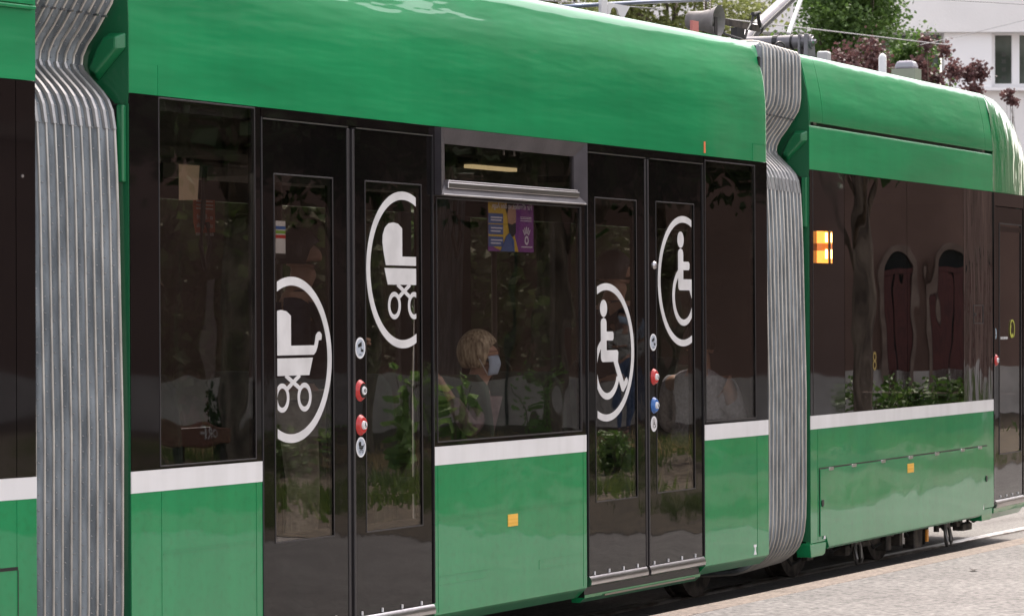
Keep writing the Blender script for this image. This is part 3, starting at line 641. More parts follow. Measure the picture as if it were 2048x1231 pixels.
# nose with the front door
def nose():
    secs = [(LC + .004, .0, 3.20), (FC.S(1996, .05), .001, FC.Z(1996, 196, .05)), (FC.S(2012, .055), .004, FC.Z(2012, 211, .05)), (FC.S(2026, .06), .010, FC.Z(2026, 231, .05)), (FC.S(2037, .065), .018, FC.Z(2037, 258, .05)), (FC.S(2044, .07), .030, FC.Z(2044, 295, .05)), (FC.S(2048, .09), .05, FC.Z(2048, 335, .05)), (FC.S(2050, .11), .08, 2.503)]
    SE = secs[-1][0]; print('nose', [tuple(round(v, 2) for v in q) for q in secs])
    def ring(s, yi, zt, z0):
        h = zt - z0
        pts = [(yi, z0), (yi, z0 + h * .45), (yi + .008, z0 + h * .62), (yi + .025, z0 + h * .78), (yi + .05, z0 + h * .91), (yi + .08, z0 + h * .985), (yi + .16, z0 + h), (WID / 2, z0 + h * 1.0)]
        pts += [(WID - y, z) for y, z in reversed(pts[:-1])]
        return [FC(s, y, z) for y, z in pts]
    m = MB(); m.loft([ring(s, y, max(z, 2.51), 2.503) for s, y, z in secs], False); m.add(ring(SE, .08, 2.51, 2.503), [tuple(range(15))])
    o = m.build('nose_cowl', bump(mat('nose_paint', (.012, .235, .078), .25, coat=1), 2.2, .02, 3, (1.6, 1.6, .6), True), tram, smooth='auto')
    # windscreen and body below, down to the skirt
    m = MB(); rings = []
    for z, s, yi in ((2.499, SE, .10), (2.2, 5.12 + SE - 5.03, .11), (1.6, 5.22 + SE - 5.03, .13), (1.05, 5.28 + SE - 5.03, .14)):
        rings.append([FC(4.985, .03, z), FC(s, yi, z), FC(s + .12, .5, z), FC(s + .15, 1.15, z), FC(s + .12, 1.8, z), FC(s, WID - yi, z), FC(4.985, WID - .03, z)])
    m.loft(rings, False); m.build('windscreen', black_band, o, smooth='auto')
    m = MB(); rings = []
    for z, s, yi in ((1.045, 5.32, .14), (.8, 5.34, .15), (.3, 5.26, .15)):
        rings.append([FC(4.985, .03, z), FC(s, yi, z), FC(s + .12, .5, z), FC(s + .15, 1.15, z), FC(s + .12, 1.8, z), FC(s, WID - yi, z), FC(4.985, WID - .03, z)])
    m.loft(rings, False); m.build('front_apron', paint, o, smooth='auto')
    # front door leaf
    fr = Frame(FC(LC, 0, 0).x, FC(LC, 0, 0).y, 3.0)
    a, b2 = .045, .86; z0, z1 = .335, 2.40
    gold = mat('door_edge_strip', (.35, .27, .2), .25, .8)
    m = MB(); m.box(fr, .006, .04, .0, .03, .30, ZCC - .002); m.box(fr, b2 + .004, .90, .0, .03, .30, ZCC - .002); m.box(fr, .041, b2 + .003, .002, .03, z1 + .006, ZCC - .003); m.each('door_jamb', black_band, tram)
    h = (a + .13, b2 - .06, z0 + .32, z1 - .12)
    m = MB(); m.holed(fr, a, b2, z0, z1, h, .006, .04); dl = m.build('door_leaf', black_gloss, tram, label='narrow single front door leaf beside the driver')
    m = MB(); m.frame(fr, *h, .008, .002, .007); m.build('door_window_gasket', seal, dl); m = MB(); m.box(fr, h[0], h[1], .010, .014, h[2], h[3]); m.build('door_window', glass_curved, dl)
    m = MB(); m.box(fr, h[0], h[1], .003, .009, FC.Z(2000, 462), FC.Z(2000, 452)); m.build('door_crossbar', black_gloss, dl)
    m = MB(); m.loft([[fr(s, y, z) for y, z in ((.004, z0 - .004), (-.008, z0 - .015), (-.012, z0 - .035), (-.004, z0 - .055), (.03, z0 - .055), (.03, z0 - .004))] for s in (a, b2)], True, True); m.build('door_kick_plate', alu, dl, smooth='auto')
    m = MB()
    for i in range(4): s = a + .15 + i * .17; m.box(fr, s, s + .01, -.001, .008, z0 + .01, z0 + .024)
    m.each('kick_plate_clip', white_p, dl)
    round_sticker(fr, 1991.5, 667, .040, dl, 'camera', True, .006); button(fr, 1992.5, 720, .044, red_p, dl, 'chair', .006)
    text_mesh('door_slogan', 'BASEL ERFAHREN', .026, white_p, side_matrix(fr, fr.S(2010), .0055, fr.Z(2010, 678)), dl)
    yl = mat('yellow_green_logo', (.42, .44, .05), .4); m = MB(); s, z = fr.S(2026), fr.Z(2026, 658); kp = (s - 1, s + 1)
    strip_ring(m, fr, s, z, .070, .058, kp, .004, .0055, 40, R_(-60), R_(150)); strip_ring(m, fr, s - .015, z - .008, .054, .030, kp, .0042, .0056, 40, R_(120), R_(320)); m.build('spiral_logo', yl, dl)
    m = MB(); m.box(fr, .004, .90, .004, .10, .245, .28); m.loft([[fr(s, y, z) for y, z in ((.004, .28), (.01, .25), (.05, .20), (.1, .2), (.1, .28))] for s in (.0, .90)], True, True); m.build('skirt_below_door', paint, tram)
    m = MB(); m.box(fr, 1.40, 1.49, -.10, -.05, 2.0, 2.36); m.tube([fr(1.05, .10, 2.42), fr(1.3, -.02, 2.42), fr(1.44, -.07, 2.35)], .012); m.build('mirror_housing', paint_end_shade, tram, bevel=.008)
nose()

# ------------------------------------------------------------------ running gear
def wheel(x, y):
    m = MB(); m.disc(W, x, .29, .29, y, y + .09, 40); m.disc(W, x, .30, .31, y + .09, y + .12, 40); o = m.build('wheel', grime, tram, smooth='auto')
    m = MB(); m.disc(W, x, .29, .16, y - .02, y - .001, 32, 0, .10); m.build('hub', grime, o, smooth='auto')
for x in (7.15, 8.75, 10.35): 
    for y in (.60, 1.60): wheel(x, y)
for cx in (9.6,):
    m = MB(); m.box(W, cx - 1.2, cx + 1.4, .42, .52, .22, .40); m.box(W, cx - .2, cx + .2, .38, .6, .15, .36); m.box(W, 6.6, 7.6, .45, .6, .2, .34); m.build('bogie_frame', grime, tram, bevel=.01)
m = MB()
for px, py, w, h in ((1772, 1080, .05, .13), (1831, 1070, .09, .16), (1797, 1075, .03, .10), (1848, 1074, .04, .09), (1690, 1100, .04, .06), (1930, 1052, .10, .05)):
    s = W.S(px, .36); z = W.Z(px, py, .36); m.box(W, s - w, s + w, .34, .42, z - h / 2, z + h / 2)
m.each('underfloor_box', grime, tram, bevel=.006)
rgu = random.Random(4)
for i in range(16):
    m = MB(); x_ = 8.2 + i * .24 + rgu.uniform(-.05, .05); z_u = rgu.uniform(.16, .24); w_ = rgu.uniform(.03, .09)
    if i % 3 == 0: m.tube([(x_ - .2, .40, .25), (x_ - .05, .38, z_u - .04), (x_ + .1, .38, z_u - .02), (x_ + .25, .41, .26)], .010, 6); m.build('hose', rubber, tram)
    elif i % 3 == 1: m.box(W, x_ - w_, x_ + w_, .36, .46, z_u - .03, .27); m.box(W, x_ - w_ * .5, x_ + w_ * .5, .345, .36, z_u, z_u + .03); m.build('underfloor_box', grime, tram, bevel=.006)
    else: m.tube([(x_, .37, z_u - .04), (x_, .37, z_u)], .02, 10); m.tube([(x_, .37, z_u), (x_, .37, .28)], .012, 8); m.build('damper', alu if i == 8 else grime, tram)
def track_brake(px, py):
    s = W.S(px, .36); z = W.Z(px, py, .36)
    m = MB()
    for d in (-.045, .045): m.tube([W(s + d * .6, .36, z + .09), W(s + d, .35, z + .02), W(s + d * 1.2, .34, z - .05), W(s + d, .34, z - .085)], [.012, .014, .016, .009], 8)
    m.box(W, s - .06, s + .06, .35, .40, z + .04, z + .12); m.build('sand_pipe', mat('worn_steel', (.16, .15, .14), .35, .8), tram, smooth='auto')
track_brake(1712, 1100); track_brake(1892, 1066)
m = MB(); s = W.S(1838, .33); z = W.Z(1838, 1076, .33); m.box(W, W.S(1852, .33), W.S(1856, .33), .325, .335, z - .03, z + .05); m.build('amber_reflector', mat('amber_reflector', (.9, .35, .04), .3), tram)
# pale footboard strips under the second door
m = MB(); z = ZS - .055; m.box(FB, S(1215), S(1395), .02, .028, z - .004, z + .004); m.build('footboard_edge', mat('footboard_strip', (.3, .25, .2), .4, .4), tram)
# far skirt, so that no daylight falls under the tram
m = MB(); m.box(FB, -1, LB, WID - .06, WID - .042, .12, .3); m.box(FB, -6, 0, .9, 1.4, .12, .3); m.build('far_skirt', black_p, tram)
for fr, a, b2 in ((FB, 0, LB), (FC, 0, 4.9), (FA, -3, 0)):
    m = MB(); m.box(fr, a + .01, b2 - .01, .14, WID - .1, .24, .299); m.build('underframe', rubber, tram)

# ------------------------------------------------------------------ inside the tram
def grab_pole(s, y, fr=FB):
    m = MB(); m.tube([fr(s, y, .36), fr(s, y, 2.45)], .016, 10); m.build('grab_pole', pole_m, tram, smooth=True)
for s, y in ((1.6, .35), (2.75, .9), (5.1, .4), (6.1, 1.4)): grab_pole(s, y)
grab_pole(1.0, .9, FC)
m = MB(); m.tube([FB(.2, .5, 2.3), FB(6.5, .5, 2.3)], .015, 8); m.build('overhead_rail', dark_metal, tram)
def seat(fr, s, y, back=-1):
    m = MB(); m.box(fr, s - .2, s + .22, y - .21, y + .21, .76, .83); m.box(fr, s - .06, s + .06, y - .05, y + .05, .36, .76); o = m.build('passenger_seat', seat_m, tram, bevel=.03)
    m = MB(); bs = s + back * .22
    m.loft([[fr(bs + back * (z - .83) * .18, y - w, z), fr(bs + back * (z - .83) * .18, y + w, z), fr(bs + back * ((z - .83) * .18 + .05), y + w, z), fr(bs + back * ((z - .83) * .18 + .05), y - w, z)] for z, w in ((.80, .2), (1.1, .21), (1.30, .2), (1.36, .15))], True, True)
    m.build('seat_back', seat_m, o, bevel=.015)
s_w = S(950, .45)
for s in (s_w, s_w + .85): seat(FB, s, .42)
seat(FB, s_w, .95); seat(FB, S(1440, .45) - .05, .42); seat(FB, .4, .5); seat(FB, .4, 1.7); seat(FB, 3.2, 1.75); seat(FB, 4.2, 1.75)
for s in (1.2, 2.2): seat(FC, s, .5); seat(FC, s, 1.7)
m = MB(); m.box(FB, S(955, 1.1) - .15, S(1020, 1.1), 1.05, 1.10, 2.43, 2.449); m.build('ceiling_lamp', tube_glow, tram)
m = MB(); m.box(FB, 2.7, 5.4, .8, 1.5, 2.30, 2.40); m.build('air_duct', mat('duct_grey', (.2, .19, .17), .5), tram)
m = MB()
for px, py in ((1010, 302), (1031, 304)): 
    s = S(px, .12); z = FB.Z(px, py, .12); m.tube([FB(s, .12, z - .02), FB(s, .12, z + .02)], .006, 6)
m.each('vent_latch', alu, hop)
# straps hanging from the rail
def strap(px, y, zlo):
    s = S(px, y); m = MB(); m.tube([FB(s, y, 2.3), FB(s - .02, y, zlo + .2), FB(s - .04, y, zlo + .1), FB(s, y, zlo), FB(s + .04, y, zlo + .1), FB(s + .02, y, zlo + .2)], .012, 6); m.build('hanging_strap', black_p, tram)
strap(915, .35, 1.93); strap(412, .6, 1.85)
# added glowing card in place of a bright reflection in the first window
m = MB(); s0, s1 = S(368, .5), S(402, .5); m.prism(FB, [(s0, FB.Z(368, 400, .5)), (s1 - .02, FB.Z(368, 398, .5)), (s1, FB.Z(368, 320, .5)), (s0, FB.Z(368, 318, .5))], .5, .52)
m.build('reflection_card', mat('beige_reflection_glow', (.50, .36, .25), .5, emit=(1, .74, .50), es=.04), tram)

# posters (hang inside the windows)
def poster_main():
    a, b2 = S(978, .03), S(1068.5, .03); z0, z1 = FB.Z(1020, 503, .03), FB.Z(1020, 399, .03); w = b2 - a; h = z1 - z0; fr = FB
    e_ = empty('poster', fr((a + b2) / 2, .03, z0)); tag(e_, 'purple and yellow poster with mirrored writing hanging in the middle window', 'poster')
    pu = mat('poster_purple', (.20, .045, .26), .5, emit=(.20, .045, .26), es=0); ye = mat('poster_yellow', (.62, .42, .05), .5); bl = mat('poster_blue', (.06, .12, .32), .5); skin = mat('poster_skin', (.45, .27, .19), .6); dk = mat('poster_dark_hair', (.02, .015, .02), .6); wt = mat('poster_print', (.75, .72, .8), .5)
    Y = .030
    m = MB(); m.box(fr, a, b2, Y, Y + .002, z0, z1); m.build('poster_sheet', pu, e_)
    P = lambda x, z: (a + w * x, z0 + h * z)
    m = MB(); m.prism(fr, [P(0, .14), P(.3, .0), P(.66, 0), P(.58, .3), P(.5, .6), P(.45, 1), P(0, 1)], Y - .0010, Y - .0002); m.build('yellow_field', ye, e_)
    m = MB(); [m.prism(fr, [P(0, u), P(.32, u), P(.32, u + .19), P(0, u + .19)], Y - .0018, Y - .0011) for u in (.53, .32, .09)]; m.build('blue_box', bl, e_)
    m = MB(); m.prism(fr, [P(.42, .62), P(.40, .8), P(.42, .9), P(.5, .96), P(.57, .9), P(.6, .8), P(.6, .6), P(.58, .45), P(.52, .36), P(.44, .45)], Y - .0026, Y - .0019); m.build('portrait_face', skin, e_)
    m = MB(); m.prism(fr, [P(.40, .72), P(.36, .84), P(.42, .95), P(.5, .99), P(.58, .93), P(.6, .84), P(.52, .88), P(.44, .84)], Y - .0034, Y - .0027)
    m.prism(fr, [P(.42, .55), P(.5, .52), P(.59, .56), P(.59, .36), P(.53, .28), P(.45, .34)], Y - .0034, Y - .0027); m.build('portrait_hair', dk, e_)
    m = MB(); m.prism(fr, [P(.25, 0), P(.56, 0), P(.55, .22), P(.45, .36), P(.38, .30)], Y - .0042, Y - .0035); m.build('portrait_jacket', bl, e_)
    text_mesh('poster_headline', "Für d'Freiheit vo dine Auge.", w * .079, wt, side_matrix(fr, (a + b2) / 2, Y - .0045, z0 + h * .82), e_, mirror=True)
    m = MB()
    for u in (.67, .64, .60): m.prism(fr, [P(.7, u), P(.95, u), P(.95, u + .012), P(.7, u + .012)], Y - .0018, Y - .0011)
    for u, x1 in ((.63, .3), (.58, .28), (.43, .3), (.37, .26), (.20, .3), (.14, .26)): m.prism(fr, [P(.05, u), P(x1, u), P(x1, u + .025), P(.05, u + .025)], Y - .0027, Y - .0019)
    m.prism(fr, [P(.72, .09), P(.97, .09), P(.97, .11), P(.72, .11)], Y - .0018, Y - .0011)
    for i in range(5):
        ang = R_(50 + i * 20); s_, z_ = P(.84, .24); q = [(s_ + math.cos(ang) * .03, z_ + math.sin(ang) * .03), (s_ + math.cos(ang) * .062, z_ + math.sin(ang) * .062)]
        n_ = (-math.sin(ang) * .004, math.cos(ang) * .004); m.prism(fr, [(q[0][0] - n_[0], q[0][1] - n_[1]), (q[1][0] - n_[0], q[1][1] - n_[1]), (q[1][0] + n_[0], q[1][1] + n_[1]), (q[0][0] + n_[0], q[0][1] + n_[1])], Y - .0018, Y - .0011)
    strip_ring(m, fr, *P(.84, .23), .022, .012, (a, b2), Y - .0018, Y - .0011, 24); m.build('poster_print', wt, e_)
poster_main()
def poster_red():
    y = .62; a, b2 = S(389, y), S(432, y); z0, z1 = FB.Z(410, 468, y), FB.Z(410, 399, y)
    m = MB(); m.prism(FB, [(a + .02, z0), (b2, z0 + .01), (b2, z1), (a, z1), (a, z0 + .06)], y, y + .003)
    e_ = empty('flyer', FB((a + b2) / 2, y, z0)); tag(e_, 'small orange red flyer with white writing behind the leftmost window', 'flyer')
    m.build('flyer_sheet', mat('flyer_red', (.50, .13, .06), .6), e_)
    for i, t in enumerate(('Fr. 100.- za', 'alte B  rotu', 'eine   neuen')): text_mesh('flyer_text', t, .030, sticker_w, side_matrix(FB, (a + b2) / 2, y - .002, z1 - .085 - i * .036), e_)
    m = MB(); [m.box(FB, a + .02, b2 - .02, y - .002, y - .001, z1 - .01 - i * .016, z1 - .005 - i * .016) for i in (0, 1, 2)]; m.build('flyer_print', sticker_w, e_)
poster_red()

# ------------------------------------------------------------------ roof equipment
def roof_pt(px, py, y): s = W.S(px, y); return Vector((s, y, W.Z(px, py, y)))
def horn():
    y = .38; c = roof_pt(1408, 42, y); o = empty('loudspeaker', (c.x, c.y, 3.16)); o2 = o
    lm = bump(vary(mat('horn_grey', (.20, .185, .18), .6), (.15, .135, .13), (.26, .24, .23), 9), 30, .002)
    d = Vector((-.02, -.95, -.06)).normalized()
    P = lambda t: c + d * t
    m = MB(); m.tube([P(-.10), P(-.092), P(-.02), P(.0), P(.05), P(.085), P(.092)], [.045, .052, .056, .058, .072, .089, .092], 28, caps=False); m.tube([P(.092), P(.088), P(.05), P(.02)], [.092, .086, .062, .045], 28, caps=False)
    m.tube([P(-.101), P(-.099)], [.044, .044], 28); body = m.build('horn_body', lm, tram, smooth='auto', label='grey loudspeaker horn on the roof')
    m = MB(); m.tube([P(.02), P(.05), P(.07)], [.03, .032, .02], 16); m.build('horn_core', lm, body, smooth='auto')
    m = MB(); m.box(W, c.x - .02, c.x + .02, y - .075, y - .07, 3.17, c.z + .02); m.build('horn_bracket', dark_metal, body)
    m = MB(); q = roof_pt(1387, 53, y - .07); m.box(W, q.x - .05, q.x + .04, y - .085, y - .07, q.z - .03, q.z + .03); m.build('horn_tag', mat('pink_tag', (.6, .2, .18), .5), body)
    m = MB(); q0 = roof_pt(1437, 55, y); q1 = roof_pt(1462, 72, y); q2 = roof_pt(1492, 82, y); m.tube([q0, q0.lerp(q1, .5) - Vector((0, 0, .012)), q1, q2], .007, 8); m.build('horn_cable', rubber, body)
    bpy.data.objects.remove(o)
horn()
def pantograph():
    g_m = bump(vary(mat('pantograph_grey', (.17, .165, .18), .38, .2), (.13, .125, .14), (.22, .21, .225), 5), 25, .001)
    y0, y1 = .38, .95
    m = MB(); sx = W.S(1624, y0); zz = W.Z(1624, 83, y0)
    m.tube([(sx, y0, zz), (sx, .80, zz), (sx, 1.5, zz)], .043, 20); base = m.build('pantograph_shaft', g_m, tram, smooth='auto')
    m = MB(); m.tube([(sx, y0 - .012, zz), (sx, y0, zz)], .03, 12); m.tube([(sx, y0 - .03, zz), (sx, y0 - .012, zz)], .014, 6); m.each('shaft_bolt', alu, base, smooth='auto')
    m = MB(); m.prism(W, [(sx - .05, zz + .045), (sx + .06, zz + .045), (sx + .11, 3.19), (sx - .06, 3.19)], y0 + .01, y0 + .035); m.prism(W, [(sx - .05, zz + .045), (sx + .06, zz + .045), (sx + .11, 3.15), (sx - .06, 3.15)], y0 + .06, y0 + .075); m.box(W, sx - .02, sx + .02, .56, .6, 3.1, zz - .04); m.each('shaft_bracket', g_m, base, bevel=.004)
    m = MB(); m.tube([(sx, .50, zz), (sx, .512, zz)], .048, 20); m.tube([(sx, .60, zz), (sx, .63, zz)], .048, 20); m.each('clamp_ring', black_p, base)
    ya = .86; p0 = Vector((sx, ya, zz)); top = roof_pt(1588, -14, ya); m = MB()
    d = (top - p0); m.tube([p0, p0 + d * .12, p0 + d * .5, p0 + d * 1.4], [.052, .044, .043, .042], 16); arm = m.build('lower_arm', g_m, base, smooth='auto')
    m = MB(); q = p0 + d * .35 + Vector((-.02, -.045, .0)); m.tube([p0 + Vector((-.05, -.05, -.04)), p0 + d * .2 + Vector((-.035, -.045, 0)), q, p0 + d * 1.4 + Vector((-.02, -.045, 0))], .007, 6)
    for t in (.28, ): m.tube([p0 + d * t, p0 + d * (t + .03)], .047, 16)
    m.build('arm_cable', rubber, arm)
    m = MB(); a = roof_pt(1577, 68, .6); b2 = roof_pt(1612, -30, .6); m.tube([a, b2], .014, 10); m.build('control_rod', white_p, base, smooth='auto')
    # frame with insulators in front of the shaft
    m = MB(); yb = .45
    def bar(x0, y0_, x1, y1_, w=.008): m.tube([roof_pt(x0, y0_, yb), roof_pt(x1, y1_, yb)], w, 6)
    a = roof_pt(1447, 56, yb); b2 = roof_pt(1520, 43, yb); m.box(W, W.S(1447, yb), W.S(1520, yb), yb, yb + .012, W.Z(1480, 56, yb), W.Z(1480, 43, yb)); fr_ = m.build('insulator_frame', grime, tram, label='dark bracket frame between the horn and the pantograph')
    m = MB(); m.box(W, W.S(1474, yb), W.S(1489, yb), yb, yb + .04, 3.1, W.Z(1480, 56, yb)); bar(1441, 28, 1446, 56, .010); bar(1515, 25, 1520, 55, .012); bar(1508, 28, 1520, 25, .010); bar(1441, 30, 1447, 33); m.each('frame_post', rubber, fr_)
    m = MB(); m.tube([roof_pt(1507, 30, yb), roof_pt(1503, 45, yb), roof_pt(1494, 62, yb), roof_pt(1489, 80, yb)], .008, 8); m.tube([roof_pt(1505, 28, yb), roof_pt(1509, 31, yb)], .012, 8); m.build('cable', rubber, fr_)
    # long pipe and white gusset farther back on the roof
    m = MB(); yp = .55; m.tube([roof_pt(1120, 14, yp), roof_pt(1200, 9.5, yp), roof_pt(1300, 4, yp), roof_pt(1420, -1, yp)], .012, 10); pipe = m.build('roof_pipe', mat('blue_grey_pipe', (.16, .19, .26), .3, .5), tram, smooth=True)
    m = MB(); a, b2 = W.S(1193, yp), W.S(1205, yp); m.box(W, a, b2, yp - .03, yp - .012, 3.0, 3.6)
    s1, s2 = W.S(1206, yp), W.S(1250, yp); z1, z2 = W.Z(1230, 10, yp), W.Z(1230, 30, yp)
    w_ = s2 - s1; arc = [(s1 + w_ * (.30 + .18 * math.cos(R_(q))), z2 + (z1 - z2) * .62 * math.sin(R_(q))) for q in range(0, 181, 20)]
    m.prism(W, [(s1 + w_ * .7, z2 - .02), (s1 + w_, z1), (s1, z1), (s1, z2 - .02)] + [(x, z) for x, z in reversed(arc)], yp - .03, yp - .02); m.build('gusset', mat('white_gusset', (.75, .73, .74), .4), pipe)
    m = MB()
    for px in (1408, 1420):
        a = roof_pt(px, 0, .3)
        for k in range(4): m.tube([a + Vector((0, 0, -.015 * k)), a + Vector((.004, 0, -.015 * k - .01))], .005, 5)
    m.each('chain', alu, pipe)
    # lifting eye on the bellows roof
    m = MB(); c = roof_pt(1560, 96, .45); m.tube([c + Vector((.035 * math.cos(R_(q)), -.02 * math.cos(R_(q)), .035 * math.sin(R_(q)))) for q in range(0, 181, 20)], .006, 8); m.build('lifting_eye', dark_metal, tram)
    # items on the front section's roof
    m = MB(); yy = 1.0
    s = W.S(1765, yy); z = W.Z(1765, 107, yy); zt_ = z; m.tube([(s, yy, 3.0), (s, yy, zt_ - .03), (s, yy, zt_ - .01), (s, yy, zt_)], [.028, .028, .02, .006], 16); m.build('white_antenna', white_p, tram, smooth='auto')
    s0, s1 = W.S(1784, yy), W.S(1841, yy); z1 = W.Z(1812, 122, yy); z0 = W.Z(1812, 138, yy); sm = (s0 + s1) / 2; w_ = (s1 - s0) / 2
    m = MB(); m.loft([[Vector((sm + .06 * k * a, yy + .08 * k * b_, zc)) for a, b_ in ((-1, -1), (1, -1), (1, 1), (-1, 1))] for zc, k in ((z0, 1), (z1 - .02, .85), (z1, .72))], True, True); rb = m.build('antenna_dome', mat('smoky_dome', (.35, .33, .38), .2), tram, bevel=.015)
    m = MB(); m.box(W, sm - .07, sm + .07, yy - .09, yy + .09, 3.02, z0 - .001); m.build('dome_base', mat('beige_base', (.3, .27, .24), .6), rb)
    m = MB(); s = W.S(1648, .8); m.loft([[Vector((s + x, .8 + y, z)) for x, y in ((-.04, -.04), (.04, -.04), (.04, .04), (-.04, .04))] for z in (3.02, W.Z(1648, 103, .8))], True, True); m.build('roof_box', mat('pale_roof_box', (.55, .54, .54), .5), tram, bevel=.015)
pantograph()

# ------------------------------------------------------------------ people
def skin(name, pts, edges, m, parent, sub=2, root=0):
    me = bpy.data.meshes.new(name); bm = bmesh.new(); lay = bm.verts.layers.skin.verify()
    vv = []
    for i, (p, r) in enumerate(pts):
        v = bm.verts.new(p); r = r if isinstance(r, tuple) else (r, r); v[lay].radius = r; v[lay].use_root = (i == root); vv.append(v)
    for a, b in edges: bm.edges.new((vv[a], vv[b]))
    bm.to_mesh(me); bm.free(); me.materials.append(m)
    o = bpy.data.objects.new(name, me); col.objects.link(o)
    sk = o.modifiers.new('skin', 'SKIN'); sk.use_smooth_shade = True; sk.branch_smoothing = .6
    ss = o.modifiers.new('sub', 'SUBSURF'); ss.levels = sub; ss.render_levels = sub
    o.parent = parent; return o
def V3(*a): return Vector(a)
def hand(pts, edges, wrist_i, w, e, scale=1.0, curl=.5, side=1):
    """palm and five fingers grown from the wrist; w wrist position, e elbow position"""
    f = (w - e).normalized(); up = V3(0, 0, 1); sdir = f.cross(up)
    if sdir.length < .1: sdir = V3(0, 1, 0)
    sdir.normalize(); dn = sdir.cross(f).normalized() * -1
    n0 = len(pts); palm = w + f * .055 * scale; pts.append((palm, (.030 * scale, .016 * scale))); edges.append((wrist_i, n0))
    for k, (off, L) in enumerate(((-.027, .062), (-.009, .072), (.009, .068), (.027, .052))):
        b = palm + f * .03 * scale + sdir * off * scale; c = b + f * L * .45 * scale + dn * .012 * curl; d = b + f * L * .8 * scale + dn * .04 * curl
        i = len(pts); pts += [(b, .009), (c, .0085), (d, .0075)]; edges += [(n0, i), (i, i + 1), (i + 1, i + 2)]
    b = w + f * .03 * scale + sdir * .03 * side; c = b + f * .03 + sdir * .018 * side; d = c + f * .025
    i = len(pts); pts += [(b, .012), (c, .0095), (d, .008)]; edges += [(wrist_i, i), (i, i + 1), (i + 1, i + 2)]
def person(loc, rot, label, cat, J, top_m, leg_m, hair_m, skin_m, shoe_m, mask=True, glasses=False, long_hair=False, shirt_r=1.0):
    e = empty('person', loc, rot); tag(e, label, cat)
    hips, chest, neck = J['hips'], J['chest'], J['neck']; hd = J['head']; q = J.get('look', V3(1, 0, 0))
    pts = [(hips, (.14, .10)), (chest, (.15, .10)), (neck, .052), (hd + V3(-.01, 0, -.07), (.06, .062)), (hd + V3(0, 0, .0), (.078, .088)), (hd + V3(-.01, 0, .075), (.066, .075)),
           (hd + V3(.075, 0, -.07), (.028, .03)), (hd + V3(.094, 0, -.012), (.013, .016))]
    edges = [(0, 1), (1, 2), (2, 3), (3, 4), (4, 5), (3, 6), (4, 7)]
    for sgn, k in ((1, 'l'), (-1, 'r')):
        sh, el, wr = J[k + 'sh'], J[k + 'el'], J[k + 'wr']; i = len(pts)
        pts += [(sh, .052), (el, .038), (wr, .026)]; edges += [(1, i), (i, i + 1), (i + 1, i + 2)]
        hand(pts, edges, i + 2, wr, el, 1.0, .6, -sgn)
        hp, kn, an, to = J[k + 'hp'], J[k + 'kn'], J[k + 'an'], J[k + 'to']; i = len(pts)
        pts += [(hp, .078), (kn, .052), (an, .038)]; edges += [(0, i), (i, i + 1), (i + 1, i + 2)]
        i = len(pts); pts.append((hd + V3(-.005, sgn * .078, -.012), (.012, .022))); edges.append((4, i))
    skin('body', pts, edges, skin_m, e, 2)
    # shirt or jacket
    w = (hips + chest) / 2 + V3(0, 0, -.02)
    pts = [(chest + V3(0, 0, -.05), (.165 * shirt_r, .115 * shirt_r)), (w, (.15 * shirt_r, .11 * shirt_r)), (hips + V3(0, 0, .02), (.165 * shirt_r, .125 * shirt_r)), (chest + V3(0, 0, .10), (.13, .09)), (neck + V3(0, 0, -.015), .062)]
    edges = [(0, 1), (1, 2), (0, 3), (3, 4)]
    for k in 'lr':
        i = len(pts); pts += [(J[k + 'sh'], .068 * shirt_r), (J[k + 'sh'].lerp(J[k + 'el'], .5), .058 * shirt_r), (J[k + 'el'], .052 * shirt_r), (J[k + 'el'].lerp(J[k + 'wr'], .85), .040)]; edges += [(3, i), (i, i + 1), (i + 1, i + 2), (i + 2, i + 3)]
    skin('shirt', pts, edges, top_m, e, 2)
    pts = [(hips, (.155, .125))]; edges = []
    for k in 'lr':
        i = len(pts); kn, an = J[k + 'kn'], J[k + 'an']; pts += [(J[k + 'hp'], .098), (J[k + 'hp'].lerp(kn, .5), .085), (kn, .068), (kn.lerp(an, .5), .062), (an + V3(0, 0, .02), .054)]
        edges += [(0, i), (i, i + 1), (i + 1, i + 2), (i + 2, i + 3), (i + 3, i + 4)]
    skin('trousers', pts, edges, leg_m, e, 2)
    for k in 'lr': skin('shoe', [(J[k + 'an'] + V3(-.03, 0, -.045), (.042, .04)), (J[k + 'an'].lerp(J[k + 'to'], .55) + V3(0, 0, -.03), (.042, .034)), (J[k + 'to'], (.036, .024))], [(0, 1), (1, 2)], shoe_m, e, 2)
    # hair: a shell round the skull, open at the face
    m = MB(); nu, nv = 30, 20; rings = []
    for i in range(nv + 1):
        ph = math.pi * .5 - i / nv * (2.35 if long_hair else 2.0); r = []
        for j in range(nu + 1):
            th = math.pi * 2 * j / nu; c = math.cos(th); front = max(0, c) ** 1.2
            pz = ph
            if front > 0: pz = max(ph, .5 * front + (-1.5) * (1 - min(1, front * 2.2)))
            k = 1.0 + .012 * math.sin(j * 5.0) + .01 * math.sin(i * 3 + j)
            r.append(hd + V3(-.012 + .105 * k * math.cos(pz) * c, .092 * k * math.cos(pz) * math.sin(th), .012 + .112 * k * math.sin(pz)))
        rings.append(r)
    m.loft(rings); h = m.build('hair', hair_m, None, smooth=True); h.parent = e
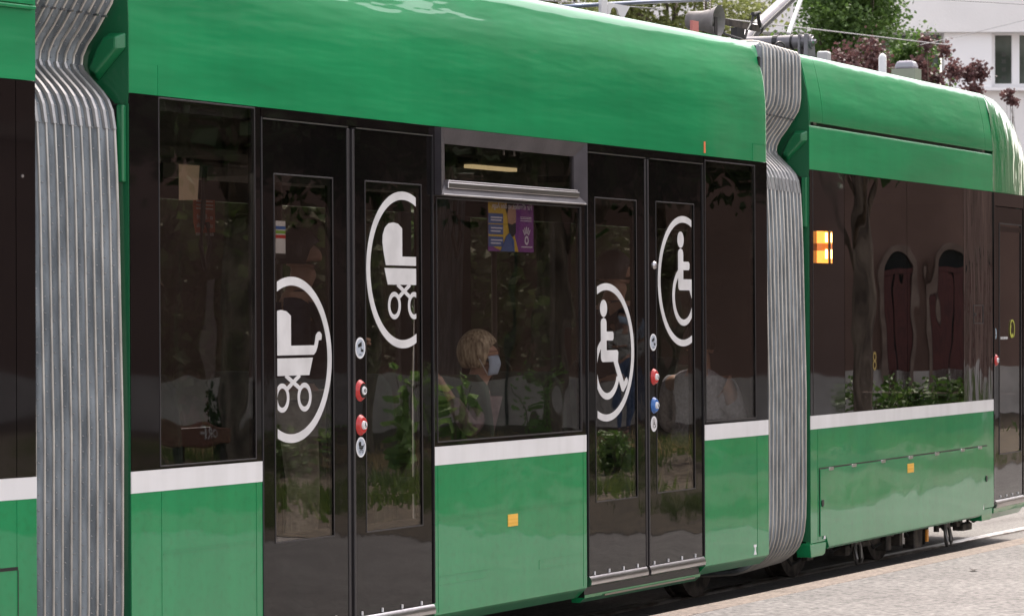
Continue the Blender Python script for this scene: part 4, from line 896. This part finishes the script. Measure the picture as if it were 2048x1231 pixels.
    if mask:
        m = MB(); rings = []
        for i in range(7):
            t = i / 6; r = []
            for j in range(11):
                a = (j / 10 - .5) * 2.3; bulge = .112 - .016 * abs(t - .45) * 2
                r.append(hd + V3(-.008 + bulge * math.cos(a), .078 * math.sin(a), -.012 - .095 * t + .01 * math.cos(a)))
            rings.append(r)
        m.loft(rings); mk = m.build('face_mask', mask_m, None, smooth=True); mk.parent = e
        sb = mk.modifiers.new('solid', 'SOLIDIFY'); sb.thickness = .003
        m = MB()
        for sg in (1, -1):
            ear = hd + V3(-.01, .088 * sg, 0)
            m.tube([hd + V3(.034, .073 * sg, -.018), ear + V3(.0, 0, .012)], .002, 5); m.tube([hd + V3(.030, .073 * sg, -.10), ear + V3(-.004, 0, -.02)], .002, 5)
        k = m.build('ear_loop', white_p, None); k.parent = mk
    if glasses:
        m = MB(); 
        for sg in (1, -1):
            c = hd + V3(.088, .032 * sg, .012); m.tube([c + V3(.0, .024 * math.cos(R_(a)), .018 * math.sin(R_(a))) for a in range(0, 361, 30)], .002, 5, caps=False)
            m.tube([c + V3(0, .024 * sg, .006), hd + V3(-.01, .086 * sg, .008)], .002, 5)
        gl_ = m.build('glasses', mat('tortoise_frame', (.10, .04, .02), .3), None); gl_.parent = e
    return e
mask_m = bump(mat('surgical_mask', (.50, .62, .80), .7), 60, .002)
skin_a = bump(vary(mat('skin', (.50, .30, .21), .5), (.45, .26, .18), (.56, .34, .25), 20), 60, .0008)
def cloth(name, c0, c1, sc=25): return bump(vary(mat(name, c0, .85), c0, c1, sc), 18, .008, 3, (1, 1, 2.5))
def hairm(name, c0, c1): return bump(vary(mat(name, c0, .45), c0, c1, 14, 3, (6, 6, 1), .3, .7), 30, .003, 3, (5, 5, 1))
hair_blond = hairm('blond_hair', (.14, .09, .045), (.80, .66, .46)); hair_dark = hairm('dark_hair', (.008, .006, .006), (.025, .018, .015))
denim = cloth('denim', (.06, .09, .17), (.13, .17, .28)); navy = cloth('navy_jacket', (.012, .015, .03), (.03, .035, .06)); greyc = cloth('grey_knit', (.30, .30, .33), (.50, .50, .54), 60); white_c = cloth('white_blouse', (.45, .43, .41), (.62, .60, .57)); linen = cloth('pale_linen', (.40, .36, .30), (.62, .58, .50)); mauve = cloth('mauve_top', (.16, .11, .12), (.26, .18, .19))
shoe_b = mat('black_shoe', (.015, .014, .014), .5); shoe_p = mat('pink_sneaker', (.45, .22, .22), .6)
def standing(h=1.68, **k):
    s = h / 1.68
    J = dict(hips=V3(0, 0, .93), chest=V3(.0, 0, 1.27), neck=V3(0, 0, 1.44), head=V3(.02, 0, 1.565),
             lsh=V3(0, .17, 1.36), rsh=V3(0, -.17, 1.36), lel=V3(-.02, .23, 1.09), rel=V3(-.02, -.23, 1.09), lwr=V3(.06, .24, .86), rwr=V3(.06, -.24, .86),
             lhp=V3(0, .09, .88), rhp=V3(0, -.09, .88), lkn=V3(.02, .10, .49), rkn=V3(.04, -.10, .49), lan=V3(-.02, .11, .09), ran=V3(.02, -.11, .09), lto=V3(.13, .12, .03), rto=V3(.17, -.12, .03))
    for a, b in k.items(): J[a] = b
    return {a: b * s for a, b in J.items()}
def seated(**k):
    J = dict(hips=V3(0, 0, .58), chest=V3(-.02, 0, .92), neck=V3(0, 0, 1.09), head=V3(.02, 0, 1.215),
             lsh=V3(0, .17, 1.01), rsh=V3(0, -.17, 1.01), lel=V3(.05, .21, .75), rel=V3(.05, -.21, .75), lwr=V3(.28, .10, .70), rwr=V3(.28, -.10, .70),
             lhp=V3(.03, .09, .56), rhp=V3(.03, -.09, .56), lkn=V3(.42, .10, .54), rkn=V3(.42, -.10, .54), lan=V3(.42, .10, .09), ran=V3(.42, -.10, .09), lto=V3(.56, .11, .03), rto=V3(.56, -.11, .03))
    J.update(k); return J
# seated woman behind the middle window
yw = .40; sw = S(950, yw); zt = FB.Z(950, 655, yw)
person(FB(sw, yw, zt - 1.345), R_(-58), 'seated woman with a blond bob, glasses and pale blue face mask in the middle window', 'person',
       seated(rsh=V3(0, -.16, 1.00), rel=V3(-.05, -.30, .84), rwr=V3(-.17, -.26, 1.04), lkn=V3(.20, .42, .54), lan=V3(.20, .42, .09), lto=V3(.28, .53, .03), rkn=V3(.28, .26, .54), ran=V3(.28, .26, .09), rto=V3(.36, .37, .03)), mauve, navy, hair_blond, skin_a, shoe_b, True, True, True)
y1_ = .42; z_ = .361
def stand_at(px, y, rot, label, J, *a, **k): return person(FB(S(px, y), y, z_), R_(rot), label, 'person', J, *a, **k)
stand_at(592, .34, -62, 'standing passenger in dark jacket and pale trousers holding a phone behind the first pram door', standing(1.66, rel=V3(.02, -.21, 1.10), rwr=V3(.20, -.10, 1.17), lel=V3(.02, .21, 1.10), lwr=V3(.20, .08, 1.16)), navy, linen, hair_dark, skin_a, shoe_b, False, False, False)
stand_at(1222, .40, -40, 'standing dark haired passenger in dark clothes behind the left wheelchair door leaf', standing(1.62), navy, navy, hair_dark, skin_a, shoe_b, False, False, False)
ys = .37; ss_ = S(1396, ys)
person(FB(ss_, ys, FB.Z(1440, 742, .17) - 1.06), R_(2), 'seated passenger of whom only a grey knitted sleeve shows in the window before the bellows', 'person',
       seated(rsh=V3(.0, -.17, .99), rel=V3(.02, -.235, .76), rwr=V3(.20, -.08, .70)), greyc, navy, hair_dark, skin_a, shoe_b, False, False, False, shirt_r=1.15)

# ------------------------------------------------------------------ foliage helpers
def leaf_mat(name, c0, c1, trans=.35):
    m = vary(mat(name, c0, .55), c0, c1, 2.2, 5, lo=.3, hi=.7); N = m.node_tree; L = N.links; b = N.nodes['Principled BSDF']; out = N.nodes['Material Output']
    t = nd(m, 'ShaderNodeBsdfTranslucent'); mx = nd(m, 'ShaderNodeMixShader'); mx.inputs[0].default_value = trans
    L.new(b.inputs['Base Color'].links[0].from_socket, t.inputs[0]); L.new(b.outputs[0], mx.inputs[1]); L.new(t.outputs[0], mx.inputs[2]); L.new(mx.outputs[0], out.inputs['Surface']); return m
leaf_g = leaf_mat('maple_leaves', (.045, .10, .018), (.13, .22, .05)); leaf_b = leaf_mat('big_bright_leaves', (.10, .20, .04), (.24, .38, .12)); leaf_y = leaf_mat('pale_green_leaves', (.10, .13, .03), (.26, .28, .10)); leaf_p = leaf_mat('purple_leaves', (.065, .03, .033), (.17, .085, .08), .3); leaf_d = leaf_mat('dark_leaves', (.02, .045, .012), (.06, .11, .03)); grass_m = leaf_mat('grass', (.05, .10, .02), (.17, .22, .06)); hay_m = leaf_mat('dry_grass', (.30, .23, .12), (.48, .38, .22))
bark = bump(vary(mat('bark', (.12, .09, .07), .9), (.06, .045, .036), (.20, .16, .125), 6, 5, (2, 2, .4)), 12, .02, 4, (2, 2, .4))
def leaves(mb, c, rx, ry, rz, n, size, rg, clusters=20, tight=.28, droop=0):
    cs = []
    for i in range(clusters):
        while True:
            p = Vector((rg.uniform(-1, 1), rg.uniform(-1, 1), rg.uniform(-1, 1)))
            if .25 < p.length < 1: break
        cs.append(Vector((c[0] + p.x * rx, c[1] + p.y * ry, c[2] + p.z * rz)))
    for i in range(n):
        k = cs[rg.randrange(clusters)]
        p = k + Vector((rg.gauss(0, 1) * rx, rg.gauss(0, 1) * ry, rg.gauss(0, .8) * rz)) * tight
        a = Vector((rg.gauss(0, 1), rg.gauss(0, 1), rg.gauss(0, .6))).normalized(); b = a.cross(Vector((rg.gauss(0, 1), rg.gauss(0, 1), rg.gauss(0, 1)))).normalized()
        s = size * rg.uniform(.6, 1.3); b *= s * .42; a *= s
        f = a.cross(b).normalized() * s * .12
        mb.add([p - a * .5, p - a * .05 + b + f, p + a * .55, p - a * .05 - b + f], [(0, 1, 2), (0, 2, 3)])
    return cs
def tree(base, h, crown, rad, rg, leafm, n, size, label, group=None, clusters=30, tight=.24, trunk_r=.14, lean=(0, 0), extra=None):
    e = empty('tree', base); tag(e, label, 'tree', group)
    b = Vector(base); top = b + Vector((lean[0], lean[1], h))
    m = MB(); m.tube([b - Vector((0, 0, .1)), b + Vector((0, 0, .1)), b.lerp(top, .35) + Vector((.04, .05, 0)), b.lerp(top, .7), top], [trunk_r * 1.35, trunk_r * 1.1, trunk_r, trunk_r * .7, trunk_r * .25], 12)
    c = Vector(crown); mc = MB(); cs = leaves(mc, c, *rad, n, size, rg, clusters, tight)
    for k in cs[:14]:
        t = .35 + .5 * rg.random(); a = b.lerp(top, t); mid = a.lerp(k, .5) + Vector((rg.uniform(-.2, .2), rg.uniform(-.2, .2), .15)); m.tube([a, mid, k], [trunk_r * .38, trunk_r * .22, trunk_r * .08], 6)
    m.build('trunk', bark, e, smooth=True); mc.build('crown', leafm, e, fix=False); return e
def shrub(base, r, h, leafm, n, size, label, rg, group=None, cat='shrub', stems=7):
    e = empty(cat.replace(' ', '_'), base); tag(e, label, cat, group); b = Vector(base); m = MB(); tips = []
    for i in range(stems):
        a = rg.uniform(0, 6.28); q = b + Vector((math.cos(a) * r * rg.uniform(.2, .9), math.sin(a) * r * rg.uniform(.2, .9), h * rg.uniform(.6, 1))); m.tube([b, b.lerp(q, .5) + Vector((0, 0, h * .1)), q], [.012, .009, .004], 5); tips.append(q)
    m.build('stem', bark, e); mc = MB()
    for i in range(n):
        q = tips[rg.randrange(stems)]; t = rg.uniform(.15, 1.05); p = b.lerp(q, t) + Vector((rg.gauss(0, r * .16), rg.gauss(0, r * .16), rg.gauss(0, h * .05)))
        a = Vector((rg.gauss(0, 1), rg.gauss(0, 1), rg.gauss(0, .5))).normalized(); bb = a.cross(Vector((rg.gauss(0, 1), rg.gauss(0, 1), rg.gauss(0, 1)))).normalized(); s = size * rg.uniform(.5, 1.3)
        mc.add([p - a * s * .5, p + bb * s * .42, p + a * s * .5, p - bb * s * .42], [(0, 1, 2), (0, 2, 3)])
    mc.build('foliage', leafm, e, fix=False); return e

# ------------------------------------------------------------------ the street side that the glass mirrors
MX, MY = -10.95, 6.84
def mir(px, D, z=0.0):                            # a place on the pavement side, D metres along the mirrored view
    k = (px - 1024) / FPX; return Vector((MX + D * (.9026 + .4305 * k), MY + D * (-.4305 + .9026 * k), z))
PZ = .12
wo = mir(700, 50); WL = Frame(wo.x, wo.y, 64.5)   # the brown house front; +y points at the street
brown = bump(vary(mat('brown_render', (.28, .18, .145), .9), (.17, .108, .086), (.23, .148, .12), .8, 5), 40, .004)
stone_p = vary(mat('pale_plinth', (.50, .47, .43), .85), (.42, .39, .36), (.60, .56, .52), 2, 5)
stone_a = vary(mat('sandstone_surround', (.38, .29, .24), .85), (.18, .13, .105), (.26, .195, .16), 4)
red_w = vary(mat('dark_red_wood', (.11, .018, .016), .5), (.07, .018, .016), (.12, .03, .025), 9, 3, (6, 6, .5))
win_d = mat('house_window_glass', (.02, .022, .025), .08)
he = empty('town_house', WL(0, 0, PZ)); tag(he, 'reddish brown rendered house with pale stone plinth and arched openings, mirrored in the tram windows', 'building')
m = MB(); m.box(WL, -22, 16.5, -9, 0, PZ, 13.5); m.build('wall', brown, he)
m = MB(); m.box(WL, -22.05, 16.55, -.2, .06, PZ - .05, .82); m.build('plinth', stone_p, he)
m = MB(); m.box(WL, -22.1, 16.6, -.2, .10, 4.6, 4.78); m.box(WL, -22.2, 16.7, -9.2, .35, 13.5, 13.7); m.build('cornice', stone_a, he)
def arch_poly(s, w, z0, zs, n=10): return [(s - w, z0)] + [(s + w, z0)] + [(s + w * math.cos(math.pi * i / n), zs + w * 1.15 * math.sin(math.pi * i / n)) for i in range(n + 1)]
def arch(s, w, z0, zs, red=True):
    q = arch_poly(s, w, z0, zs); o_ = arch_poly(s, w + .09, z0, zs)
    m = MB(); n = len(q)
    m.add([WL(a, .09, z) for a, z in q] + [WL(a, .09, z) for a, z in o_] + [WL(a, .001, z) for a, z in o_] + [WL(a, .001, z) for a, z in q], [f for i in range(1, n) for f in ((i, (i + 1) % n, (i + 1) % n + n, i + n), (i + n, (i + 1) % n + n, (i + 1) % n + 2 * n, i + 2 * n), (i, (i + 1) % n, (i + 1) % n + 3 * n, i + 3 * n))])
    p = m.build('arched_window' if not red else 'arched_door', stone_a, he)
    m = MB(); m.prism(WL, q, .01, .03); m.build('pane', win_d, p)
    if red:
        m = MB(); m.box(WL, s - w + .01, s - .015, .031, .06, z0, zs - .05); m.box(WL, s + .015, s + w - .01, .031, .06, z0, zs - .05); m.box(WL, s - w, s + w, .031, .07, zs - .045, zs + .03); m.each('door_panels', red_w, p)
    else:
        m = MB(); m.box(WL, s - .02, s + .02, .031, .05, z0, zs + w); m.box(WL, s - w, s + w, .031, .05, zs - .02, zs + .02); m.each('window_bars', stone_p, p)
def wall_s(fr, px):                               # where the glass of a section shows the house front
    p = fr.o + fr.dx * fr.S(px); k = (px - 1024) / FPX; d = FW + RT * k; d = d - 2 * d.dot(fr.dy) * fr.dy
    q = WL.o - p; det = d.x * (-WL.dx.y) - d.y * (-WL.dx.x); t = (q.x * (-WL.dx.y) - q.y * (-WL.dx.x)) / det; h = p + d * t
    return (h - WL.o).dot(WL.dx)
print('wall s for C', [round(wall_s(FC, p), 2) for p in (1620, 1700, 1795, 1900, 1980)], 'B', [round(wall_s(FB, p), 2) for p in (300, 700, 1150, 1500)])
for px in (1795, 1900): arch(wall_s(FC, px), .23, PZ + .02, 2.35, True)

for s_ in (-9.5, -6.5): arch(s_, .5, 1.0, 2.6, False)
for s_ in (-3.6, 2.4): 
    m = MB(); m.box(WL, s_ - .055, s_ + .055, .01, 0.11, 0, 13.4); m.build('downpipe', dark_metal, he)
# pale notice boards on the wall
m = MB(); m.box(WL, (395 - 700) * .00746, (436 - 700) * .00746, .02, .05, 1.67 + .00746 * -185, 1.67 + .00746 * 95); m.build('notice_board', mat('notice_board', (.30, .22, .2), .7), he)
# garden strip with grass and dry grass
def quadstrip(name, D0, D1, p0, p1, z, m_, kind='structure'):
    q = MB(); n = 14; a = [mir(p0 + (p1 - p0) * i / n, D0 + (random.random() - .5) * .5, z) for i in range(n + 1)]; b2 = [mir(p0 + (p1 - p0) * i / n, D1, z) for i in range(n + 1)]; 
    for v_ in a + b2: v_.y = min(v_.y, -1.6)
    q.loft([a, b2]); return tag(q.build(name, m_), kind=kind)
quadstrip('garden_soil', 24.0, 49.5, -1500, 3100, PZ + .006, soil_m)
def blades(name, m_, n, D0, D1, p0, p1, h, seed, gaps=.5, w=.012):
    rg = random.Random(seed); q = MB(); cl = [(rg.uniform(p0, p1), rg.uniform(D0, D1)) for _ in range(60)]
    for i in range(n):
        c = cl[rg.randrange(60)]; p = mir(c[0] + rg.gauss(0, (p1 - p0) * .022), min(max(c[1] + rg.gauss(0, .7), D0), D1), PZ); a = rg.uniform(0, 6.28)
        if p.y > -1.7: continue
        hh = h * rg.uniform(.4, 1.2); d = Vector((math.cos(a), math.sin(a), 0)) * w; l = Vector((rg.gauss(0, .3) * hh, rg.gauss(0, .3) * hh, hh))
        q.add([p - d, p + d, p + l], [(0, 1, 2)])
    return tag(q.build(name, m_, fix=False), kind='stuff')
blades('grass', grass_m, 26000, 24.5, 42, -900, 2900, .15, 5, w=.014); blades('dry_grass', hay_m, 9000, 35, 44, -700, 1700, .14, 6)
# bench with the scribbled word
b0, b1 = mir(322, 35, 0), mir(482, 35, 0); BF = Frame(b0.x, b0.y, math.degrees(math.atan2(b1.y - b0.y, b1.x - b0.x))); bl_ = (b1 - b0).length
be = empty('bench', BF(bl_ / 2, 0, PZ)); tag(be, 'low brown wooden bench with white scribble mirrored in the leftmost window', 'bench')
m = MB(); m.box(BF, 0, bl_, -.18, .18, .44, .60); m.build('bench_beam', vary(mat('bench_wood', (.16, .07, .045), .7), (.11, .05, .03), (.22, .10, .065), 6, 4, (1, 8, 8)), be, bevel=.01)
for s_ in (.12, bl_ - .12):
    m = MB(); m.box(BF, s_ - .05, s_ + .05, -.14, .14, PZ, .44); m.build('leg', grime, be)
p = BF(bl_ * .58, .183, .50); d_ = -BF.dx; n_ = BF.dy
text_mesh('scribble', 'ORF', .115, sticker_w, Matrix(((d_.x, 0, n_.x, p.x), (d_.y, 0, n_.y, p.y), (0, 1, 0, p.z), (0, 0, 0, 1))), be)
rg = random.Random(11)
for px, D, r, lab in ((1100, 43, .15, 'slim street tree mirrored in the middle window, nearest the purple poster'), (478, 37, .13, 'dark stemmed garden tree mirrored in the leftmost window, by the bench'), (150, 40, .15, 'broad garden tree mirrored beside the nearer bellows'), (735, 39, .10, 'dark tree mirrored between the two pram door leaves'), (1330, 46, .10, 'tree mirrored in the right wheelchair door leaf')):
    b_ = mir(px, D, PZ); tree(b_, 5.4, (b_.x, b_.y, 5.2), (2.6, 2.6, 1.7), rg, leaf_d, 8500, .19, lab, 'garden trees by the brown house', trunk_r=r)
pC = FC.o + FC.dx * FC.S(1718); d = (FW + RT * ((1718 - 1024) / FPX)); d = d - 2 * d.dot(FC.dy) * FC.dy; b_ = pC + d * 17; b_ = Vector((b_.x, b_.y, PZ))
tree(b_, 5.6, (b_.x, b_.y, 5.3), (2.0, 2.0, 1.6), rg, leaf_d, 6200, .17, 'thick trunked street tree mirrored in the front section windows', 'garden trees by the brown house', trunk_r=.10)
for px, D, r, h, lf, n, sz, lab in ((905, 34, .30, 1.0, leaf_b, 80, .17, 'large leaved plant mirrored beside the blond passenger'), (805, 33, .32, 1.15, leaf_b, 110, .17, 'tall large leaved plant mirrored in the right pram door leaf'), (1085, 40, .30, 1.15, leaf_b, 420, .06, 'tall flowering weed mirrored in the middle window at right'), (440, 40, .35, .85, leaf_d, 500, .08, 'bushy plant mirrored behind the bench'), (600, 33, .5, .55, leaf_g, 500, .08, 'low bush mirrored in the left pram door leaf'), (1230, 33, .45, .42, leaf_g, 600, .07, 'low green plant mirrored at the foot of the left wheelchair door leaf')):
    shrub(mir(px, D, PZ), r, h, lf, n, sz, lab, rg, 'garden plants by the brown house', 'plant')
for i, px in enumerate((1740, 1800, 1865, 1925)):
    p = FC.o + FC.dx * FC.S(px); k = (px - 1024) / FPX; d = FW + RT * k; d = d - 2 * d.dot(FC.dy) * FC.dy; D = 21 + .8 * (i % 2); p = p + d * D
    shrub((p.x, p.y, PZ), .55, .72, leaf_g, 900, .07, ('leftmost', 'second from left', 'third from left', 'rightmost')[i] + ' of the four low bushes mirrored in the front section windows', rg, 'low bushes before the arched doors', 'shrub', 12)
# woman standing on the pavement, mirrored in the wheelchair door
pp = mir(1256, 45.0, PZ)
person(pp, math.atan2(MY - pp.y, MX - pp.x) + .35, 'woman in white blouse, jeans and face mask standing before the brown house', 'person',
       standing(1.68, rel=V3(.05, -.22, 1.12), rwr=V3(.24, -.06, 1.16), lel=V3(.05, .22, 1.12), lwr=V3(.24, .06, 1.16), lkn=V3(.10, .10, .50), lan=V3(.16, .10, .09), lto=V3(.32, .11, .03)), white_c, denim, hair_dark, skin_a, shoe_p, True, False, True)

# ------------------------------------------------------------------ behind the tram: trees and the pale building
def bg(px, D, row=None, z=None):
    k = (px - 1024) / FPX; p = Vector((CX, CY)) + (FW + RT * k) * D
    return Vector((p.x, p.y, z if z is not None else CZ + (620 - row) * D / FPX))
DB = 90.0; bo = bg(1024, DB, z=0); BG = Frame(bo.x, bo.y, math.degrees(math.atan2(RT.y, RT.x)))     # +x right in the view, +y away from the street
def bs(px): return (px - 1024) / FPX * DB
def bz(row): return CZ + (620 - row) * DB / FPX
pale = bump(vary(mat('pale_render', (.62, .60, .58), .9), (.84, .82, .80), (.90, .88, .86), .6, 4), 20, .004)
whitew = mat('white_render', (.93, .92, .92), .7)
glass_b = vary(mat('building_glass', (.06, .09, .07), .08), (.03, .05, .04), (.16, .19, .17), .9, 4)
ae = empty('apartment_building', BG(4, 0, 0)); tag(ae, 'pale beige apartment building with white window frames behind the trees', 'building')
m = MB(); m.box(BG, -30, 26, -.45, 9, bz(67), bz(67) + 6); m.build('upper_wall', pale, ae)
m = MB(); m.box(BG, -30, 26, 0, 9, -.1, bz(176)); m.build('lower_wall', pale, ae)
m = MB(); m.box(BG, bs(1886), bs(1981), -.25, .3, bz(175.5), bz(67) - .002); m.build('white_pier', whitew, ae)
m = MB(); m.box(BG, bs(1300), bs(2400), -.30, .2, bz(182), bz(176) + .0); m.build('window_sill', whitew, ae)
m = MB(); m.box(BG, -30, bs(1885.5), .6, .7, bz(175.8), bz(67) - .003); m.build('glazing', glass_b, ae)
def win(a, b_, r0, r1):
    m = MB(); m.frame(BG, bs(a), bs(b_), bz(r1), bz(r0), .10, .10, .25); f = m.build('window', whitew, ae); m = MB(); m.box(BG, bs(a), bs(b_), .22, .24, bz(r1), bz(r0)); m.build('pane', glass_b, f)
    m = MB(); [m.box(BG, bs(a) + .2, bs(b_) - .15, .205, .215, bz(y + 4), bz(y - 4)) for y in (108, 122, 138, 155)]; m.build('window_reflection', mat('dim_reflection', (.03, .035, .03), .5), f)  # dark bars drawn on the pane in place of reflections
win(1991, 2025, 70, 167); win(2040, 2074, 70, 167); win(2090, 2124, 70, 167)
m = MB(); m.box(BG, bs(1981.2), bs(2150), .26, .4, bz(175.7), bz(67) - .004); m.build('window_reveal', whitew, ae)

rg = random.Random(21)
def btree(px, D, crow, ch, rad, leafm, n, size, label, group=None, **k):
    b_ = bg(px, D, z=0); c = bg(px, D, row=crow); tree((b_.x, b_.y, 0), c.z + rad[2] * .3, (c.x, c.y, c.z), rad, rg, leafm, n, size, label, group, **k)
GT = 'trees behind the tram'
btree(1690, 60, 42, 0, (.98, .98, 1.35), leaf_g, 17000, .085, 'bright green maple above the front section roof', GT, clusters=40, tight=.2, trunk_r=.10)
btree(1350, 66, 20, 0, (1.9, 1.7, 1.4), leaf_y, 13000, .10, 'loose yellow green tree with brown trunk behind the loudspeaker', GT, clusters=34, tight=.16, trunk_r=.19)
btree(1150, 70, 10, 0, (1.5, 1.3, 1.3), leaf_y, 9000, .10, 'yellow green tree behind the long roof pipe', GT, clusters=26, tight=.17, trunk_r=.14)
btree(1838, 62, 160, 0, (.5, .5, .95), leaf_g, 5000, .075, 'small round green tree above the antenna dome', GT, clusters=16, tight=.26, trunk_r=.05)
btree(1720, 58, 175, 0, (.75, .6, .80), leaf_p, 4200, .075, 'purple leaved bush left of the white antenna', GT, clusters=18, tight=.2, trunk_r=.05)
btree(1900, 57, 172, 0, (.78, .6, .95), leaf_p, 4000, .075, 'purple leaved plum with loose twigs before the white pier', GT, clusters=26, tight=.10, trunk_r=.05)
btree(2025, 57, 200, 0, (.16, .2, .16), leaf_p, 260, .07, 'purple leaved twig tips below the white window', GT, clusters=6, tight=.22, trunk_r=.02)
# greenery seen through the tram
for i, (px, D, h, lab) in enumerate(((500, 30, 3.0, 'dense dark tree seen through the pram door'), (760, 34, 3.2, 'dense dark tree seen through the middle of the tram'), (1010, 38, 3.0, 'dense dark tree seen behind the poster'), (1300, 42, 3.0, 'dense dark tree seen through the wheelchair door'), (250, 28, 3.0, 'dense dark tree seen through the leftmost window'), (1560, 46, 3.0, 'dense dark tree hidden behind the farther bellows'))):
    b_ = bg(px, D, z=0); tree((b_.x, b_.y, 0), 3.2, (b_.x, b_.y, 2.2), (1.2, 1.2, 1.3), rg, leaf_d, 5200, .15, lab, 'trees across the street', trunk_r=.1)
he2 = MB(); q0, q1 = bg(-300, 44, z=0), bg(1560, 52, z=0); HF = Frame(q0.x, q0.y, math.degrees(math.atan2(q1.y - q0.y, q1.x - q0.x))); L_ = (q1 - q0).length
he2.box(HF, 0, L_, 0, .3, 0, 2.3); tag(he2.build('garden_wall', vary(mat('dark_brick_wall', (.10, .06, .05), .9), (.07, .04, .035), (.14, .085, .07), 5)), 'long dark red garden wall across the street, seen through the tram', 'wall')
# catenary and span wires
def wire(pts, label, r=.007):
    m = MB(); m.tube(pts, r, 5); tag(m.build('wire', mat('wire_metal', (.22, .22, .23), .5)), label, 'wire', 'overhead wires')
wire([bg(1320, 40, row=18), bg(1100, 38, row=2), bg(900, 36, row=-14)], 'thin wire crossing behind the loudspeaker')
wire([bg(1380, 40, row=30), bg(1640, 48, row=60), bg(1800, 52, row=79), bg(1895, 54, row=90)], 'thin pale wire running across the maple', .009)
wire([bg(1840, 52, row=90), bg(1930, 54, row=70), bg(2060, 56, row=38)], 'thin dark wire rising to the right before the building', .006)
wire([bg(1840, 52, row=-3), bg(2060, 54, row=10)], 'thin dark wire at the top right corner', .006)
# leaf lying on the pavement
m = MB(); k_ = (1944 - 1024) / FPX; D_ = FPX * 1.55 / (1141 - 620); p = Vector((CX, CY)) + (FW + RT * k_) * D_; m.add([(p.x - .05, p.y - .02, .124), (p.x, p.y - .04, .135), (p.x + .07, p.y + .01, .125), (p.x, p.y + .02, .14)], [(0, 1, 2), (0, 2, 3)]); tag(m.build('dead_leaf', mat('dead_leaf', (.04, .03, .025), .8)), 'dark dead leaf lying on the pavement at lower right', 'leaf')
